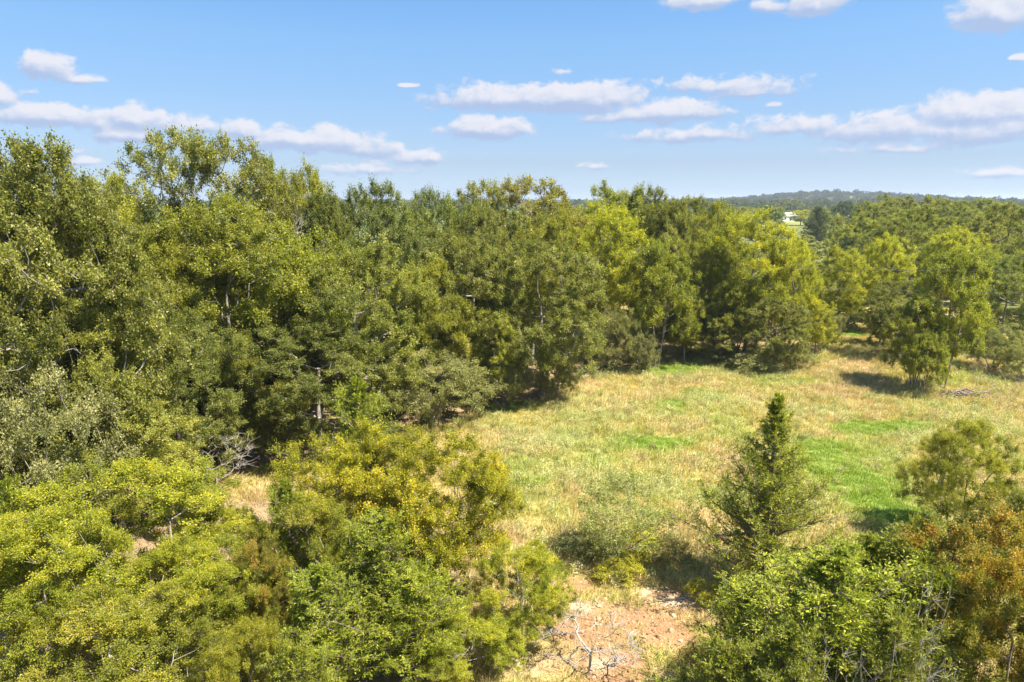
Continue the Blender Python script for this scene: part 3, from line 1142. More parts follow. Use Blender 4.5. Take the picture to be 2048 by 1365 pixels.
col = mixc(col, np.array([.27, .22, .12]), wd * .55)
col *= rngG.uniform(.78, 1.22, (n, 1))
scl = rngG.uniform(.7, 1.25, n) * np.where(g_ > .5, 1.0, 1.0) * (.35 + 1.5 * fine)
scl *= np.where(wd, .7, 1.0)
pid = np.where(rngG.uniform(0, 1, n) < .5, 0, 1)
pid = np.where((g_ > .4), 2, pid)
pro = [tuft('dry_tuft', 1, 34, .26, .24, .016, 1.1, curve=.8), tuft('loose_tuft', 2, 26, .36, .26, .013, .8, curve=.8), tuft('soft_tuft', 3, 44, .22, .24, .018, 1.1, curve=.9)]
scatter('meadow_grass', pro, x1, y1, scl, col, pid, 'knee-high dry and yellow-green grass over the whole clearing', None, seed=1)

# tall rough weeds and seed stalks standing over the grass
x4, y4 = wedge(6000, 15, 60, 900, 2300)
b_, s_, g_, d_, p_ = cover(x4, y4)
patch = fbm(x4 / 2.2, y4 / 2.2, 81, 3)
kp = (rngG.uniform(0, 1, len(x4)) < np.clip((patch - .42) * 4, .05, .9) * (1 - b_) * (1 - .7 * g_)) & ~in_wood(x4, y4)
x4, y4, d4 = x4[kp], y4[kp], d_[kp]
n = len(x4)
col = mixc(np.tile(np.array([.36, .30, .15]), (n, 1)), np.array([.30, .36, .10]), rngG.uniform(0, 1, n) * (1 - d4) * .9) * 1.25 * rngG.uniform(.75, 1.25, (n, 1))
scatter('rough_weeds', [tuft('stalk_tuft', 21, 30, .75, .30, .014, .45, curve=.4), weed('rough_weed', 22, .62, .34, 130, .06, 9), weed('rough_weed_low', 23, .45, .40, 130, .06, 9)],
        x4, y4, rngG.uniform(.45, 1.0, n), col, rngG.integers(0, 3, n), 'tall rough weeds and straw stalks standing over the meadow grass', None, seed=6)

# pale leafy weeds
x2, y2 = wedge(42000, 17, 60, 940, 2300)
b_, s_, g_, d_, p_ = cover(x2, y2)
kp = (rngG.uniform(0, 1, len(x2)) < .14 + p_ * .75 - b_ - g_ * .3 - d_ * .12) & ~in_wood(x2, y2)
x2, y2 = x2[kp], y2[kp]
n = len(x2)
col = mixc(np.tile(np.array([.70, .69, .36]), (n, 1)), np.array([.33, .36, .10]), rngG.uniform(0, 1, n)) * rngG.uniform(.8, 1.15, (n, 1))
scatter('pale_weeds', [weed('pale_weed', 5, .42, .26, 80, .05), weed('pale_weed_low', 6, .30, .30, 70, .045)], x2, y2, rngG.uniform(.6, 1.25, n), col, rngG.integers(0, 2, n),
        'pale cream-green leafy weeds scattered through the clearing grass', None, seed=2)
# leafy undergrowth along the edge of the wood and inside it
x3, y3 = wedge(5200, 26, 72, -60, 2250)
px3, py3 = project(x3, y3)
edge = np.abs(py3 - np.interp(px3, _bx, _by))
kp = (rngG.uniform(0, 1, len(x3)) < np.where(edge < 14, .8, .16)) & in_wood(x3, y3 + 1.0)
x3, y3 = x3[kp], y3[kp]
n = len(x3)
col = mixc(np.tile(np.array([.11, .15, .04]), (n, 1)), np.array([.30, .31, .12]), rngG.uniform(0, 1, n) ** 1.5)
scatter('undergrowth', [weed('undergrowth_a', 8, .95, .5, 150, .10, 9), weed('undergrowth_b', 9, .7, .5, 130, .09, 9)], x3, y3, rngG.uniform(.7, 1.5, n), col, rngG.integers(0, 2, n),
        'leafy green undergrowth along the foot of the trees', None, seed=3)
# clods and stones on the bare patch
xs = rngG.uniform(-2, 10, 16000)
ys = rngG.uniform(14, 24, 16000)
b_, s_, g_, d_, p_ = cover(xs, ys)
kp = rngG.uniform(0, 1, len(xs)) < (b_ * (1 - .8 * s_)) * .7
xs, ys = xs[kp], ys[kp]
n = len(xs)
col = mixc(np.tile(C_SOIL * 1.15, (n, 1)), np.array([.46, .33, .21]), rngG.uniform(0, 1, n) ** 1.6) * rngG.uniform(.5, 1.2, (n, 1))
mclod, tcl_, ocl = new_mat('soil_clods')
ac = nd(tcl_, 'ShaderNodeAttribute', attribute_type='INSTANCER', attribute_name='tcol')
pc = nd(tcl_, 'ShaderNodeBsdfPrincipled')
pc.inputs['Roughness'].default_value = .95
tcl_.links.new(ac.outputs['Color'], pc.inputs['Base Color'])
tcl_.links.new(pc.outputs[0], ocl.inputs[0])
scatter('soil_clods', [clod('clod_a', 1, mclod), clod('clod_b', 2, mclod)], xs, ys, rngG.gamma(2.0, .014, n) + .008, col, rngG.integers(0, 2, n),
        'reddish clods and small stones on the bare patch', None, tilt=.6, seed=4)

# ---------------------------------------------------------------- trees
ALLTREES = []
TINTS = {
    'n': (1, 1, 1), 'dk': (.80, .84, .85), 'gr': (.88, .96, 1.05), 'yg': (1.10, 1.13, .90), 'yy': (1.55, 1.5, .65),
    'ol': (1.12, 1.08, .9), 'pl': (1.3, 1.28, 1.35), 'lt': (1.22, 1.2, 1.1), 'br': (1.25, 1.1, .85), 'gg': (1.0, 1.05, .95), 'gd': (1.38, 1.27, .8), 'bl': (.38, .48, .65), 'or': (1.35, 1.05, .85)}
NAMES = {'oak': 'oak_tree', 'elm': 'elm_tree', 'tal': 'tall_oak_tree', 'nea': 'young_oak_tree', 'rus': 'rust_leaved_tree', 'gre': 'grey_green_tree',
         'spi': 'cedar_tree', 'ced': 'cedar_tree', 'mes': 'mesquite_bush', 'bro': 'broomweed_bush', 'bru': 'brush_bush', 'far': 'woodland_tree', 'dea': 'dead_tree'}
BUSHY = ('mes', 'bro', 'bru')
rngT = random.Random(3)


def plant(key, x, y, h, w, tint='n', label='', group=None, rz=None, cat_=None, name=None, sink=.05):
    pr = proto(key)
    k3 = key[:3]
    e = bpy.data.objects.new(name or NAMES[k3], None)
    COL.objects.link(e)
    e.empty_display_size = .3
    e.location = (x, y, gz(x, y) - sink)
    e.rotation_euler = (0, 0, rngT.uniform(0, 6.283) if rz is None else rz)
    e.scale = (w / pr['W'], w / pr['W'], h / pr['H'])
    bush = k3 in BUSHY
    tag(e, label, cat_ or ('bush' if bush else 'tree'), group)
    wood = link('stems' if bush else 'trunk', pr['trunk'], e)
    cr = link('twigs' if k3 == 'dea' else ('foliage' if bush else 'crown'), pr['crown'], e)
    cr['kind'] = 'stuff'
    t = TINTS[tint]
    j = rngT.uniform(.9, 1.1)
    cr.color = (t[0] * j, t[1] * j, t[2] * j, 1)
    ALLTREES.append((x, y, w))
    return e


def tree(key, px, py, d, w, tint, label, group=None, rz=None, **kw):
    """py: where the top shows; d: forward distance of the trunk"""
    x, y, z = at(px, py, d)
    h = z - gz(x, y) + .05
    return plant(key, x, y, h, w, tint, label, group, rz, **kw)


TREES = [
    # ---- the near trees at the foot of the picture
    ('near1', 215, 925, 18.5, 8.0, 'yg', 'wide yellow-green young oak filling the lower left of the clearing side'),
    ('near2', 60, 1010, 16.0, 5.0, 'yg', 'yellow-green young oak cut off by the left edge, beside the wide lower-left oak'),
    ('near2', 210, 1190, 14.2, 5.2, 'n', 'low dense young oak at the bottom left corner, in front of the wide oak'),
    ('near1', 380, 1075, 17.0, 4.2, 'yg', 'olive young oak between the bottom left oak and the small ground gap'),
    ('near2', 455, 1120, 17.2, 2.8, 'n', 'small olive oak standing left of the orange-brown leaved tree'),
    ('near1', 440, 1010, 20.5, 3.0, 'yg', 'small yellow-green oak half covering the tan ground gap'),
    ('near0', 690, 835, 21.0, 6.6, 'gd', 'left half of the golden-green pair in the foreground, pale forked trunk showing'),
    ('near0', 875, 840, 20.0, 6.4, 'gd', 'golden-green spreading oak at the left rim of the clearing, tallest near tree'),
    ('near2', 1045, 1085, 18.2, 3.4, 'yg', 'small round yellow-green oak whose lower leaves touch the bare soil'),
    ('near1', 930, 1220, 16.8, 3.4, 'yg', 'low olive oak beneath the golden pair near the bare patch'),
    ('near2', 620, 985, 18.6, 4.2, 'n', 'olive oak sprawling under the left golden-green crown'),
    ('rust', 515, 1060, 17.4, 2.0, 'n', 'small orange-brown leaved tree left of the golden pair'),
    ('near1', 480, 1245, 13.6, 2.8, 'ol', 'yellowish olive sapling at the bottom edge left of centre'),
    ('rust', 2000, 972, 15.0, 4.3, 'n', 'rust-orange leaved tree at the lower right corner'),
    ('rust', 2062, 1060, 13.2, 3.2, 'ol', 'duller rust-green tree cut by the right edge beside the rust tree'),
    ('near1', 1940, 828, 24.6, 4.3, 'n', 'lone olive-green tree in the right of the clearing behind the rust tree'),
    # ---- cedars
    ('spire', 1560, 778, 20.6, 5.2, 'lt', 'tall narrow-topped cedar standing alone in front of the meadow', 0.5),
    ('cedar1', 1500, 1150, 15.2, 3.4, 'yg', 'yellow-green cedar at the feet of the tall narrow-topped cedar'),
    ('cedar0', 1745, 1060, 16.4, 4.2, 'yg', 'cedar behind the broad bright one, its top touching the green grass'),
    ('cedar1', 1800, 1190, 12.8, 3.6, 'n', 'low cedar under the bleached limbs near the bottom right'),
    ('cedar0', 1665, 1085, 13.8, 6.2, 'yg', 'broad bright green cedar at the bottom right with bare grey stem showing'),
    ('cedar1', 1830, 1065, 15.6, 4.4, 'n', 'cedar between the bottom right cedar and the rust tree'),
    ('cedar1', 1850, 1020, 18.6, 2.6, 'yg', 'small light cedar tip poking up left of the rust tree'),
    ('cedar1', 1455, 1262, 13.0, 3.4, 'n', 'low dark cedar at the bottom edge right of the bare patch'),
    ('cedar1', 2042, 975, 21.0, 2.2, 'dk', 'dark cedar at the right edge behind the rust tree'),
    ('cedar0', 715, 745, 24.2, 4.4, 'yg', 'bright green cedar rising behind the golden-green pair'),
    ('cedar0', 570, 950, 19.0, 3.0, 'gg', 'feathery blue-green cedar left of the golden pair'),
    ('cedar1', 760, 1010, 17.6, 4.2, 'gg', 'vivid green cedar in the shade beneath the golden crowns'),
    ('cedar1', 830, 1120, 16.4, 3.6, 'yg', 'bright low cedar in front of the golden pair'),
    ('cedar0', 640, 1120, 16.0, 4.0, 'gg', 'dark shaded cedar at the bottom left of centre'),
    ('cedar1', 590, 1265, 13.2, 2.6, 'n', 'pale cedar tip at the bottom edge under the shaded cedar'),
    ('cedar0', 10, 945, 18.0, 3.0, 'yg', 'light green cedar at the left edge above the yellow oaks'),
    # ---- the left wood, front rows
    ('grey0', 60, 695, 22.0, 6.5, 'pl', 'grey-green oak at the left edge below the tall oaks'),
    ('oak1', 205, 730, 24.5, 6.0, 'lt', 'rounded olive oak right of the grey-green left edge tree'),
    ('oak0', 40, 250, 25.0, 9.0, 'n', 'very tall oak at the left edge rising over the skyline'),
    ('oak2', 140, 570, 25.5, 6.5, 'lt', 'leaning lit oak crown under the very tall left oak'),
    ('oak1', 150, 425, 30.0, 7.5, 'n', 'green oak just right of the very tall left oak'),
    ('elm1', 215, 335, 36.0, 6.5, 'lt', 'thin-topped light green tree between the tall left oak and the twin sparse oaks'),
    ('elm0', 285, 415, 33.0, 6.5, 'ol', 'olive elm left of the broad olive elm'),
    ('elm1', 430, 375, 34.5, 9.5, 'n', 'broad olive-yellow elm with a pale forked trunk in its middle'),
    ('oak2', 330, 600, 29.0, 7.0, 'dk', 'shaded oak below the olive elms'),
    ('oak1', 230, 860, 26.5, 5.0, 'ol', 'low oak behind the wide yellow-green foreground oak'),
    ('oak0', 420, 770, 31.0, 5.0, 'dk', 'dark low oak over the gap where bare ground shows'),
    ('oak2', 480, 640, 33.0, 6.5, 'ol', 'dull green oak above the pale dead snag'),
    ('oak0', 620, 630, 33.5, 8.5, 'dk', 'large dark green oak behind the golden pair'),
    ('elm2', 590, 450, 37.5, 6.5, 'yg', 'yellow-green crown right below the pale dead branches'),
    ('oak1', 700, 465, 37.5, 9.0, 'yg', 'big bright green oak in the middle of the left wood'),
    ('oak2', 740, 345, 45.0, 8.0, 'gr', 'dark blue-green oak on the skyline behind the big bright oak'),
    ('oak0', 640, 370, 43.0, 6.0, 'dk', 'dark oak behind the dead branches'),
    ('grey0', 860, 680, 38.5, 8.0, 'lt', 'pale grey-green spreading tree at the wood edge above the golden pair'),
    ('elm0', 850, 500, 40.5, 6.5, 'ol', 'olive elm with dark trunks above the pale spreading tree'),
    ('oak1', 945, 450, 44.0, 8.0, 'n', 'green oak between the olive elm and the dome-shaped oak'),
    ('elm0', 990, 600, 42.0, 5.0, 'lt', 'slender light green elm left of the dome-shaped oak'),
    ('oak2', 1085, 465, 43.6, 9.6, 'n', 'dome-shaped green oak at the corner where the wood meets the clearing', 2.2),
    ('oak2', 870, 362, 49.0, 7.0, 'gr', 'dark green oak on the skyline near the middle'),
    ('oak0', 950, 400, 47.0, 7.0, 'n', 'green oak in front of the sparse brown-green skyline tree'),
    ('tall', 960, 352, 52.0, 5.5, 'ol', 'sparse brown-green treetop left of its twin on the skyline'),
    ('tall', 1065, 345, 53.0, 8.0, 'br', 'sparse brown-green tree standing above the skyline near the middle'),
    ('elm0', 1100, 400, 49.0, 6.5, 'ol', 'olive elm below the sparse brown-green tree'),
    ('tall', 335, 243, 38.0, 6.8, 'n', 'left one of the twin tall sparse oaks against the clouds'),
    ('tall', 455, 258, 40.0, 6.6, 'ol', 'right one of the twin tall sparse oaks against the clouds'),
    ('elm1', 540, 303, 44.0, 4.6, 'yg', 'narrow yellow-green treetop between the sparse oaks and the spiky crown'),
    ('elm0', 605, 302, 44.5, 7.5, 'ol', 'dense yellow-green crown on the skyline right of the sparse oaks'),
    ('elm1', 370, 400, 40.0, 7.0, 'yg', 'yellow-green elm at the feet of the twin sparse oaks'),
    ('oak0', 55, 420, 31.0, 8.0, 'lt', 'oak behind the very tall oak at the left edge'),
    # ---- right half of the wall of trees
    ('oak1', 1245, 355, 66.0, 10.5, 'yg', 'round dark-topped oak on the skyline left of the distant hills'),
    ('elm1', 1205, 395, 56.0, 9.5, 'yy', 'bright yellow-green elm leaning over the clearing corner'),
    ('grey0', 1235, 605, 51.0, 4.6, 'lt', 'small grey-green tree at the wood edge right of the dome-shaped oak'),
    ('elm2', 1325, 470, 53.0, 5.6, 'yg', 'yellow-green multi-stemmed elm at the wood edge with trunks showing'),
    ('oak0', 1395, 385, 70.0, 9.0, 'n', 'green oak on the skyline beside the distant hills'),
    ('elm0', 1420, 445, 58.0, 6.5, 'yg', 'elm with dark branches between the two bright elms'),
    ('elm1', 1510, 412, 56.0, 9.0, 'yy', 'large yellow elm in front of the distant white house'),
    ('elm0', 1600, 468, 55.0, 5.4, 'yy', 'yellow-green elm at the left side of the lane into the wood'),
    ('oak2', 1560, 590, 51.5, 5.6, 'n', 'bushy dark green oak at the foot of the yellow elm'),
    ('elm2', 1480, 560, 54.0, 5.0, 'n', 'shaded elm with black trunk behind the pale weeds'),
    ('oak1', 1375, 560, 56.0, 5.0, 'dk', 'dark oak in the shade behind the multi-stemmed elm'),
    ('oak0', 75, 300, 26.5, 7.0, 'n', 'right shoulder oak leaning against the very tall left edge oak'),
    ('grey0', 1110, 690, 43.0, 3.4, 'ol', 'olive understory tree at the foot of the dome-shaped oak'),
    ('oak2', 1295, 362, 65.0, 8.0, 'n', 'right-hand shoulder crown of the round dark-topped skyline oak'),
    ('oak0', 1352, 388, 64.0, 7.0, 'lt', 'light green oak filling the skyline left of the hills'),
    ('elm1', 1445, 398, 63.0, 6.0, 'ol', 'olive elm crown just under the left end of the hills'),
    ('elm0', 1150, 398, 60.0, 6.0, 'yg', 'yellow-green crown between the sparse brown-green tree and the bright leaning elm'),
    ('oak1', 1765, 394, 135.0, 13.0, 'yg', 'yellowish oak crown right of the very dark round oak'),
    ('oak2', 1870, 386, 150.0, 14.0, 'lt', 'light green oak on the right skyline beside the highest crown'),
    ('oak0', 1965, 393, 140.0, 13.0, 'yg', 'yellowish oak low on the right skyline'),
    ('grey0', 1010, 690, 41.6, 3.6, 'lt', 'low grey-green tree at the left foot of the dome-shaped oak'),
    ('grey0', 1285, 655, 51.0, 3.4, 'n', 'small round grey-green tree just left of the multi-stemmed elm'),
    ('oak1', 1445, 610, 54.0, 4.6, 'n', 'low green oak left of the black-trunked elm'),
    ('elm1', 1375, 590, 54.0, 4.0, 'ol', 'slim olive elm right of the multi-stemmed elm'),
    ('elm0', 1640, 590, 56.0, 3.8, 'yy', 'low yellow elm at the left mouth of the lane'),
    ('cedar0', 1580, 1240, 12.4, 3.6, 'n', 'cedar at the bottom edge left of the bare grey stem'),
    ('cedar1', 1880, 1110, 14.0, 3.2, 'yg', 'cedar tucked under the left side of the rust tree'),
    ('elm0', 1690, 482, 64.0, 6.4, 'yy', 'bright yellow-green elm at the head of the lane'),
    ('elm1', 1775, 462, 66.0, 6.0, 'yy', 'brightest yellow crown right of the dark far cedar'),
    ('oak0', 1700, 610, 69.0, 5.0, 'dk', 'low dark oak closing the end of the lane'),
    ('grey0', 1660, 615, 62.0, 4.0, 'n', 'grey-green tree at the left end of the lane'),
    ('oak2', 1840, 405, 90.0, 11.0, 'yg', 'broad grey-green oak behind the yellow crowns on the right'),
    ('oak1', 1735, 425, 96.0, 10.0, 'yg', 'oak right behind the dark far cedar'),
    ('elm0', 1925, 442, 72.0, 8.0, 'yy', 'golden elm in the upper right of the wood'),
    ('oak0', 2015, 398, 84.0, 10.0, 'lt', 'green oak on the skyline at the right edge'),
    ('oak2', 1900, 395, 120.0, 11.0, 'yg', 'skyline oak left of the right edge oak'),
    ('oak1', 1800, 383, 140.0, 14.0, 'n', 'darker oak group crown standing highest on the right skyline'),
    ('oak0', 1815, 555, 55.0, 6.0, 'n', 'green oak on the right side of the lane'),
    ('elm1', 1770, 590, 60.0, 5.0, 'n', 'shaded elm overhanging the lane'),
    ('oak2', 2030, 500, 58.0, 8.0, 'gr', 'dark green oak at the right edge behind the pair of small trees'),
    ('elm2', 1850, 590, 46.4, 4.4, 'lt', 'light green small tree, left of the pair standing in the meadow'),
    ('elm2', 1925, 490, 46.0, 4.8, 'yg', 'taller yellow-green tree with several thin trunks at the meadow edge'),
    ('elm2', 1862, 660, 44.2, 2.6, 'yg', 'lowest yellow-green sapling clump in front of the meadow pair'),
    ('grey0', 2000, 640, 51.0, 5.0, 'yg', 'rounded bush-like tree right of the meadow pair'),
    ('grey0', 2060, 680, 48.0, 4.0, 'lt', 'grey-green tree cut by the right edge beyond the dead limb'),
    ('cedar0', 1640, 412, 190.0, 11.0, 'bl', 'dark conical cedar in the gap before the distant hills'),
    ('cedar1', 1678, 430, 195.0, 9.0, 'br', 'dull brown cedar leaning at the right of the dark far cedar'),
    ('elm0', 1605, 418, 330.0, 16.0, 'yy', 'yellow tree standing right beside the distant white house'),
    ('oak0', 1540, 412, 360.0, 20.0, 'n', 'round tree left of the distant white house'),
    ('oak1', 1497, 411, 320.0, 16.0, 'yg', 'rounded tree at the left end of the distant gap'),
    ('oak2', 1692, 400, 260.0, 12.0, 'bl', 'very dark round oak just under the distant hills'),
]
for row in TREES:
    key, px, py, d, w, tint, label = row[:7]
    tree(key, px, py, d, w, tint, label, rz=row[7] if len(row) > 7 else None)

# dead trees and snags
tree('dead0', 575, 408, 39.0, 3.2, 'n', 'pale leafless treetop sticking out between green crowns on the left')
tree('dead0', 425, 868, 27.5, 3.4, 'n', 'grey dead snag over the ground gap behind the lower left oak')
tree('dead1', 1175, 1228, 16.8, 2.8, 'n', 'small grey leafless sapling on the bare red soil')
tree('dead1', 1235, 1275, 17.0, 1.6, 'n', 'tiny bleached twiggy sapling right beside the leafless sapling')
tree('dead2', 1690, 1200, 12.2, 3.4, 'n', 'bleached bare limbs leaning right among the bottom right cedars', rz=0.1)
tree('dead2', 1640, 1290, 11.3, 3.0, 'n', 'lower fan of bare pale branches at the bottom edge under the bleached limbs', rz=-.4)
tree('dead2', 2030, 730, 43.0, 3.4, 'n', 'dark bare limb reaching in from the right edge over the meadow', rz=2.6)

# bushes of the clearing
def bush(key, px, py, w, h, tint, label, group=None, rz=None):
    x, y = gp(px, py)
    return plant(key, x, y, h, w, tint, label, group, rz, sink=.02)


bush('mesq', 1235, 1118, 5.4, 3.5, 'n', 'airy feathery mesquite bush in the middle of the clearing')
bush('broom', 1235, 1165, 1.7, .75, 'n', 'bright yellow broomweed in front of the mesquite bush')
bush('broom', 1270, 1140, 1.3, .8, 'n', 'yellow broomweed under the right of the mesquite bush')
bush('broom', 1075, 1160, 1.5, 1.0, 'n', 'tall yellow-green broomweed at the left of the bare patch')
bush('broom', 1085, 1215, 1.2, .7, 'n', 'yellow broomweed between the small round oak and the bare soil')
bush('broom', 1408, 1205, 1.2, .8, 'n', 'yellow broomweed against the tall cedar at the right of the bare patch')
bush('broom', 1285, 1095, 1.8, .7, 'yg', 'dull green-yellow broomweed behind the mesquite bush')
bush('brush', 1160, 1105, 2.6, .7, 'pl', 'pale brown brush left of the mesquite stems')
bush('brush', 1210, 1120, 2.0, .8, 'lt', 'olive brush clump at the foot of the mesquite')
bush('brush', 1340, 1110, 2.4, .6, 'br', 'brown brush right of the mesquite stems')
bush('brush', 1505, 742, 4.5, 1.6, 'pl', 'pale leafy bush line in front of the black-trunked elm')
bush('brush', 1575, 735, 4.5, 2.0, 'ol', 'dull brown-green thicket under the bushy dark oak')
bush('brush', 1455, 728, 4.0, 1.4, 'pl', 'pale bush at the left end of the weedy wood edge')
bush('brush', 1410, 1330, 1.8, .6, 'or', 'dry brown brush by the low dark cedar at the bottom edge')
bush('brush', 1640, 700, 4.0, 2.2, 'yy', 'yellow-green bush at the left mouth of the lane')

# ---------------------------------------------------------------- the rest of the wood, row behind row
rngF = np.random.default_rng(17)


def far_enough(x, y, s):
    for (a, b, w) in ALLTREES:
        if (a - x) ** 2 + (b - y) ** 2 < (s * .5 + w * .18) ** 2:
            return False
    return True


cnt_fill = 0
cand = []
for yv in np.arange(27, 130, 4.6):
    half = (yv * math.cos(PITCH) + 2.6) * 1100 / F
    for xv in np.arange(-half, half, 4.8):
        cand.append((xv + rngF.uniform(-1.8, 1.8), yv + rngF.uniform(-1.8, 1.8)))
FILL_GROUPS = {'oak': 'green oaks filling the wood', 'elm': 'yellow-green elms filling the wood'}
MARKS = [(40, 25, 'the very tall left edge oak'), (205, 24.5, 'the rounded olive oak on the left'), (430, 34.5, 'the broad olive-yellow elm'), (335, 38, 'the left sparse twin oak'),
         (455, 40, 'the right sparse twin oak'), (575, 39, 'the pale leafless treetop'), (605, 44.5, 'the dense yellow-green skyline crown'), (700, 37.5, 'the big bright green oak'),
         (740, 45, 'the blue-green skyline oak'), (620, 33.5, 'the large dark oak behind the golden pair'), (860, 38.5, 'the pale spreading tree'), (1085, 43.6, 'the dome-shaped oak'),
         (1065, 53, 'the sparse brown-green tree'), (1245, 66, 'the round dark-topped oak'), (1205, 56, 'the bright leaning elm'), (1325, 53, 'the multi-stemmed elm'),
         (1395, 70, 'the skyline oak by the hills'), (1510, 56, 'the large yellow elm'), (1600, 55, 'the elm left of the lane'), (1700, 69, 'the low oak closing the lane'),
         (1775, 66, 'the brightest yellow crown'), (1640, 190, 'the dark conical far cedar'), (1840, 90, 'the broad grey-green oak'), (1925, 72, 'the golden elm'), (2015, 84, 'the right edge skyline oak'),
         (1815, 55, 'the oak right of the lane'), (2030, 58, 'the dark oak at the right edge'), (1800, 140, 'the highest right skyline crown')]
TONE = {'n': 'green', 'dk': 'dark green', 'ol': 'olive', 'gr': 'blue-green', 'yg': 'yellowish', 'lt': 'light green'}
FILLS = []
for (x, y) in cand:
    if y > 95 and project(x, y)[0] < 1380:
        continue
    if not (in_wood(x, y) and in_wood(x, y - 1.5) and in_wood(x - 1.5, y) and in_wood(x + 1.5, y)):
        continue
    px, py = project(x, y)
    if 1655 < px < 1785 and y < 66:
        continue
    # leave the view down the gap open
    top = 470 if px < 1440 else (500 if px < 1620 else (480 if px < 1760 else 460))
    if y > 62:
        top = 455 if px < 1440 else (520 if px < 1720 and y < 140 else 430)
    if not far_enough(x, y, 6.4 if y < 62 else 7.2):
        continue
    if rngF.uniform() < .12:
        continue
    h = min(10.5, CAM_H - y * (top - 400) / F / 1.0) * rngF.uniform(.72, 1.0)
    h = max(h, 4.0)
    kind = 'oak' if rngF.uniform() < (.62 if px < 1130 else .4) else 'elm'
    key = kind + str(int(rngF.integers(0, 3 if kind == 'oak' else 2)))
    tn = rngF.choice(['n', 'dk', 'ol', 'lt'] if px < 1130 else ['n', 'yg', 'lt', 'yg'])
    w_ = rngF.uniform(5.5, 7.5)
    e = plant(key, x, y, h, w_, str(tn), 'x', FILL_GROUPS[kind])
    mk = min(MARKS, key=lambda m_: abs(m_[0] - px) / 130 + abs(m_[1] - y) / 9)
    dx, dy = px - mk[0], y - mk[1]
    side_ = 'left' if dx < 0 else 'right'
    rel = ('behind ' if dy > 2 else 'in front of ') if abs(dx) < 35 else (('behind and ' if dy > 4 else 'before and ' if dy < -4 else '') + side_ + ' of ')
    FILLS.append((e, '%s%s %s %s%s' % ('low ' if h < 6.5 else '', TONE[str(tn)], kind, rel, mk[2]), y))
    cnt_fill += 1

for lb in set(f[1] for f in FILLS):
    same = sorted([f for f in FILLS if f[1] == lb], key=lambda f: f[2])
    word = {1: [''], 2: ['nearer ', 'farther '], 3: ['nearest ', 'middle ', 'farthest ']}.get(len(same))
    for k, f in enumerate(same):
        f[0]['label'] = (word[k] if word else '') + lb
# trees farther off than one can tell apart: one mass
xf, yf = [], []
n = 110000
ang = rngF.uniform(-math.pi, math.pi, n)
rr = np.sqrt(rngF.uniform(100 ** 2, 2600 ** 2, n))
x = rr * np.sin(ang)
y = rr * np.cos(ang)
m = fbm(x / 170, y / 170, 61, 3)
ppx, ppy = project(x, np.maximum(y, 1.0))
front = (y > 0)
open_ = (m < .40)
gap = front & (ppx > 1558) & (ppx < 1616) & (rr < 430) & (rr > 210)
gap |= front & (np.abs(x - 162) < 26) & (y > 330) & (y < 440)      # the field with the house
woods = ~open_ | (rr > 700) & (m > .36) | (rr < 240) | (np.hypot(x - 700, (y - 1400) * .6) < 330)
dens_ = np.where(rr < 500, 1.0, np.where(rr < 1200, .7, .7))
view = (front & (ppx > -300) & (ppx < 2350))
dens_ *= np.where(view, 1.0, .25)
dens_ *= np.where(view & (ppx < 1380) & (rr > 400), .35, 1.0)
near_hidden = front & view & (y < 130)
kp = woods & ~gap & ~near_hidden & (rngF.uniform(0, 1, n) < dens_)
x, y, rr = x[kp], y[kp], rr[kp]
n = len(x)
sc_ = rngF.uniform(.75, 1.15, n) * np.where(rr > 500, 1.35, 1.0)
strip = (y > 0) & (project(x, np.maximum(y, 1.0))[0] > 1545) & (project(x, np.maximum(y, 1.0))[0] < 1630) & (rr < 260)
hf = np.where(strip, .5, 1.0) * np.where(rr < 260, rngF.uniform(.85, 1.12, n), rngF.uniform(.45, .95, n))
base_c = mixc(np.tile(np.array([.10, .135, .04]), (n, 1)), np.array([.30, .28, .06]), np.clip(fbm(x / 25, y / 25, 66, 3) * 2.4 - .8, 0, 1) * rngF.uniform(.3, 1, n))
base_c *= np.interp(rr, [250, 330, 1100], [1.7, 1.35, .8])[:, None]
fp = []
for i in range(3):
    pr = proto('far%d' % i)
    me = pr['crown'].copy()
    me.materials.clear()
    me.materials.append(M['far_inst'])
    fp.append(bpy.data.objects.new('far_crown', me))
scatter('far_woods', fp, x, y, sc_, base_c, rngF.integers(0, 3, n), 'distant woodland stretching to the low hills on the horizon', None, tilt=.02, seed=9, zs=hf)
print('fill trees', cnt_fill, 'all', len(ALLTREES), 'far', n)

# ---------------------------------------------------------------- far house and car in the gap
import bmesh


def box_bm(bm, x0, x1, y0, y1, z0, z1):
    r = bmesh.ops.create_cube(bm, size=1)
    for v in r['verts']:
        v.co = Vector(((x0 + x1) / 2 + v.co.x * (x1 - x0), (y0 + y1) / 2 + v.co.y * (y1 - y0), (z0 + z1) / 2 + v.co.z * (z1 - z0)))
    return r['verts']


def bm_obj(name, bm, mat, parent=None, bevel=0):
    if bevel:
        bmesh.ops.bevel(bm, geom=bm.edges[:], offset=bevel, segments=2, affect='EDGES')
    me = bpy.data.meshes.new(name)
    bm.to_mesh(me)
    bm.free()
    me.materials.append(mat)
    return link(name, me, parent)


M['white'] = plain_mat('white_paint', (.80, .80, .78), .45, noise=.08)
M['roof'] = plain_mat('pale_metal_roof', (.78, .79, .80), .35, .1, noise=.1)
M['glass'] = plain_mat('dark_glass', (.03, .04, .05), .08)
M['rubber'] = plain_mat('rubber', (.03, .03, .03), .8)
M['steel'] = plain_mat('steel', (.5, .5, .5), .35, .9)
M['wire'] = plain_mat('cable', (.16, .155, .15), .5)
M['pole'] = bark_mat('pole_wood', (.13, .10, .07), (.24, .19, .14))

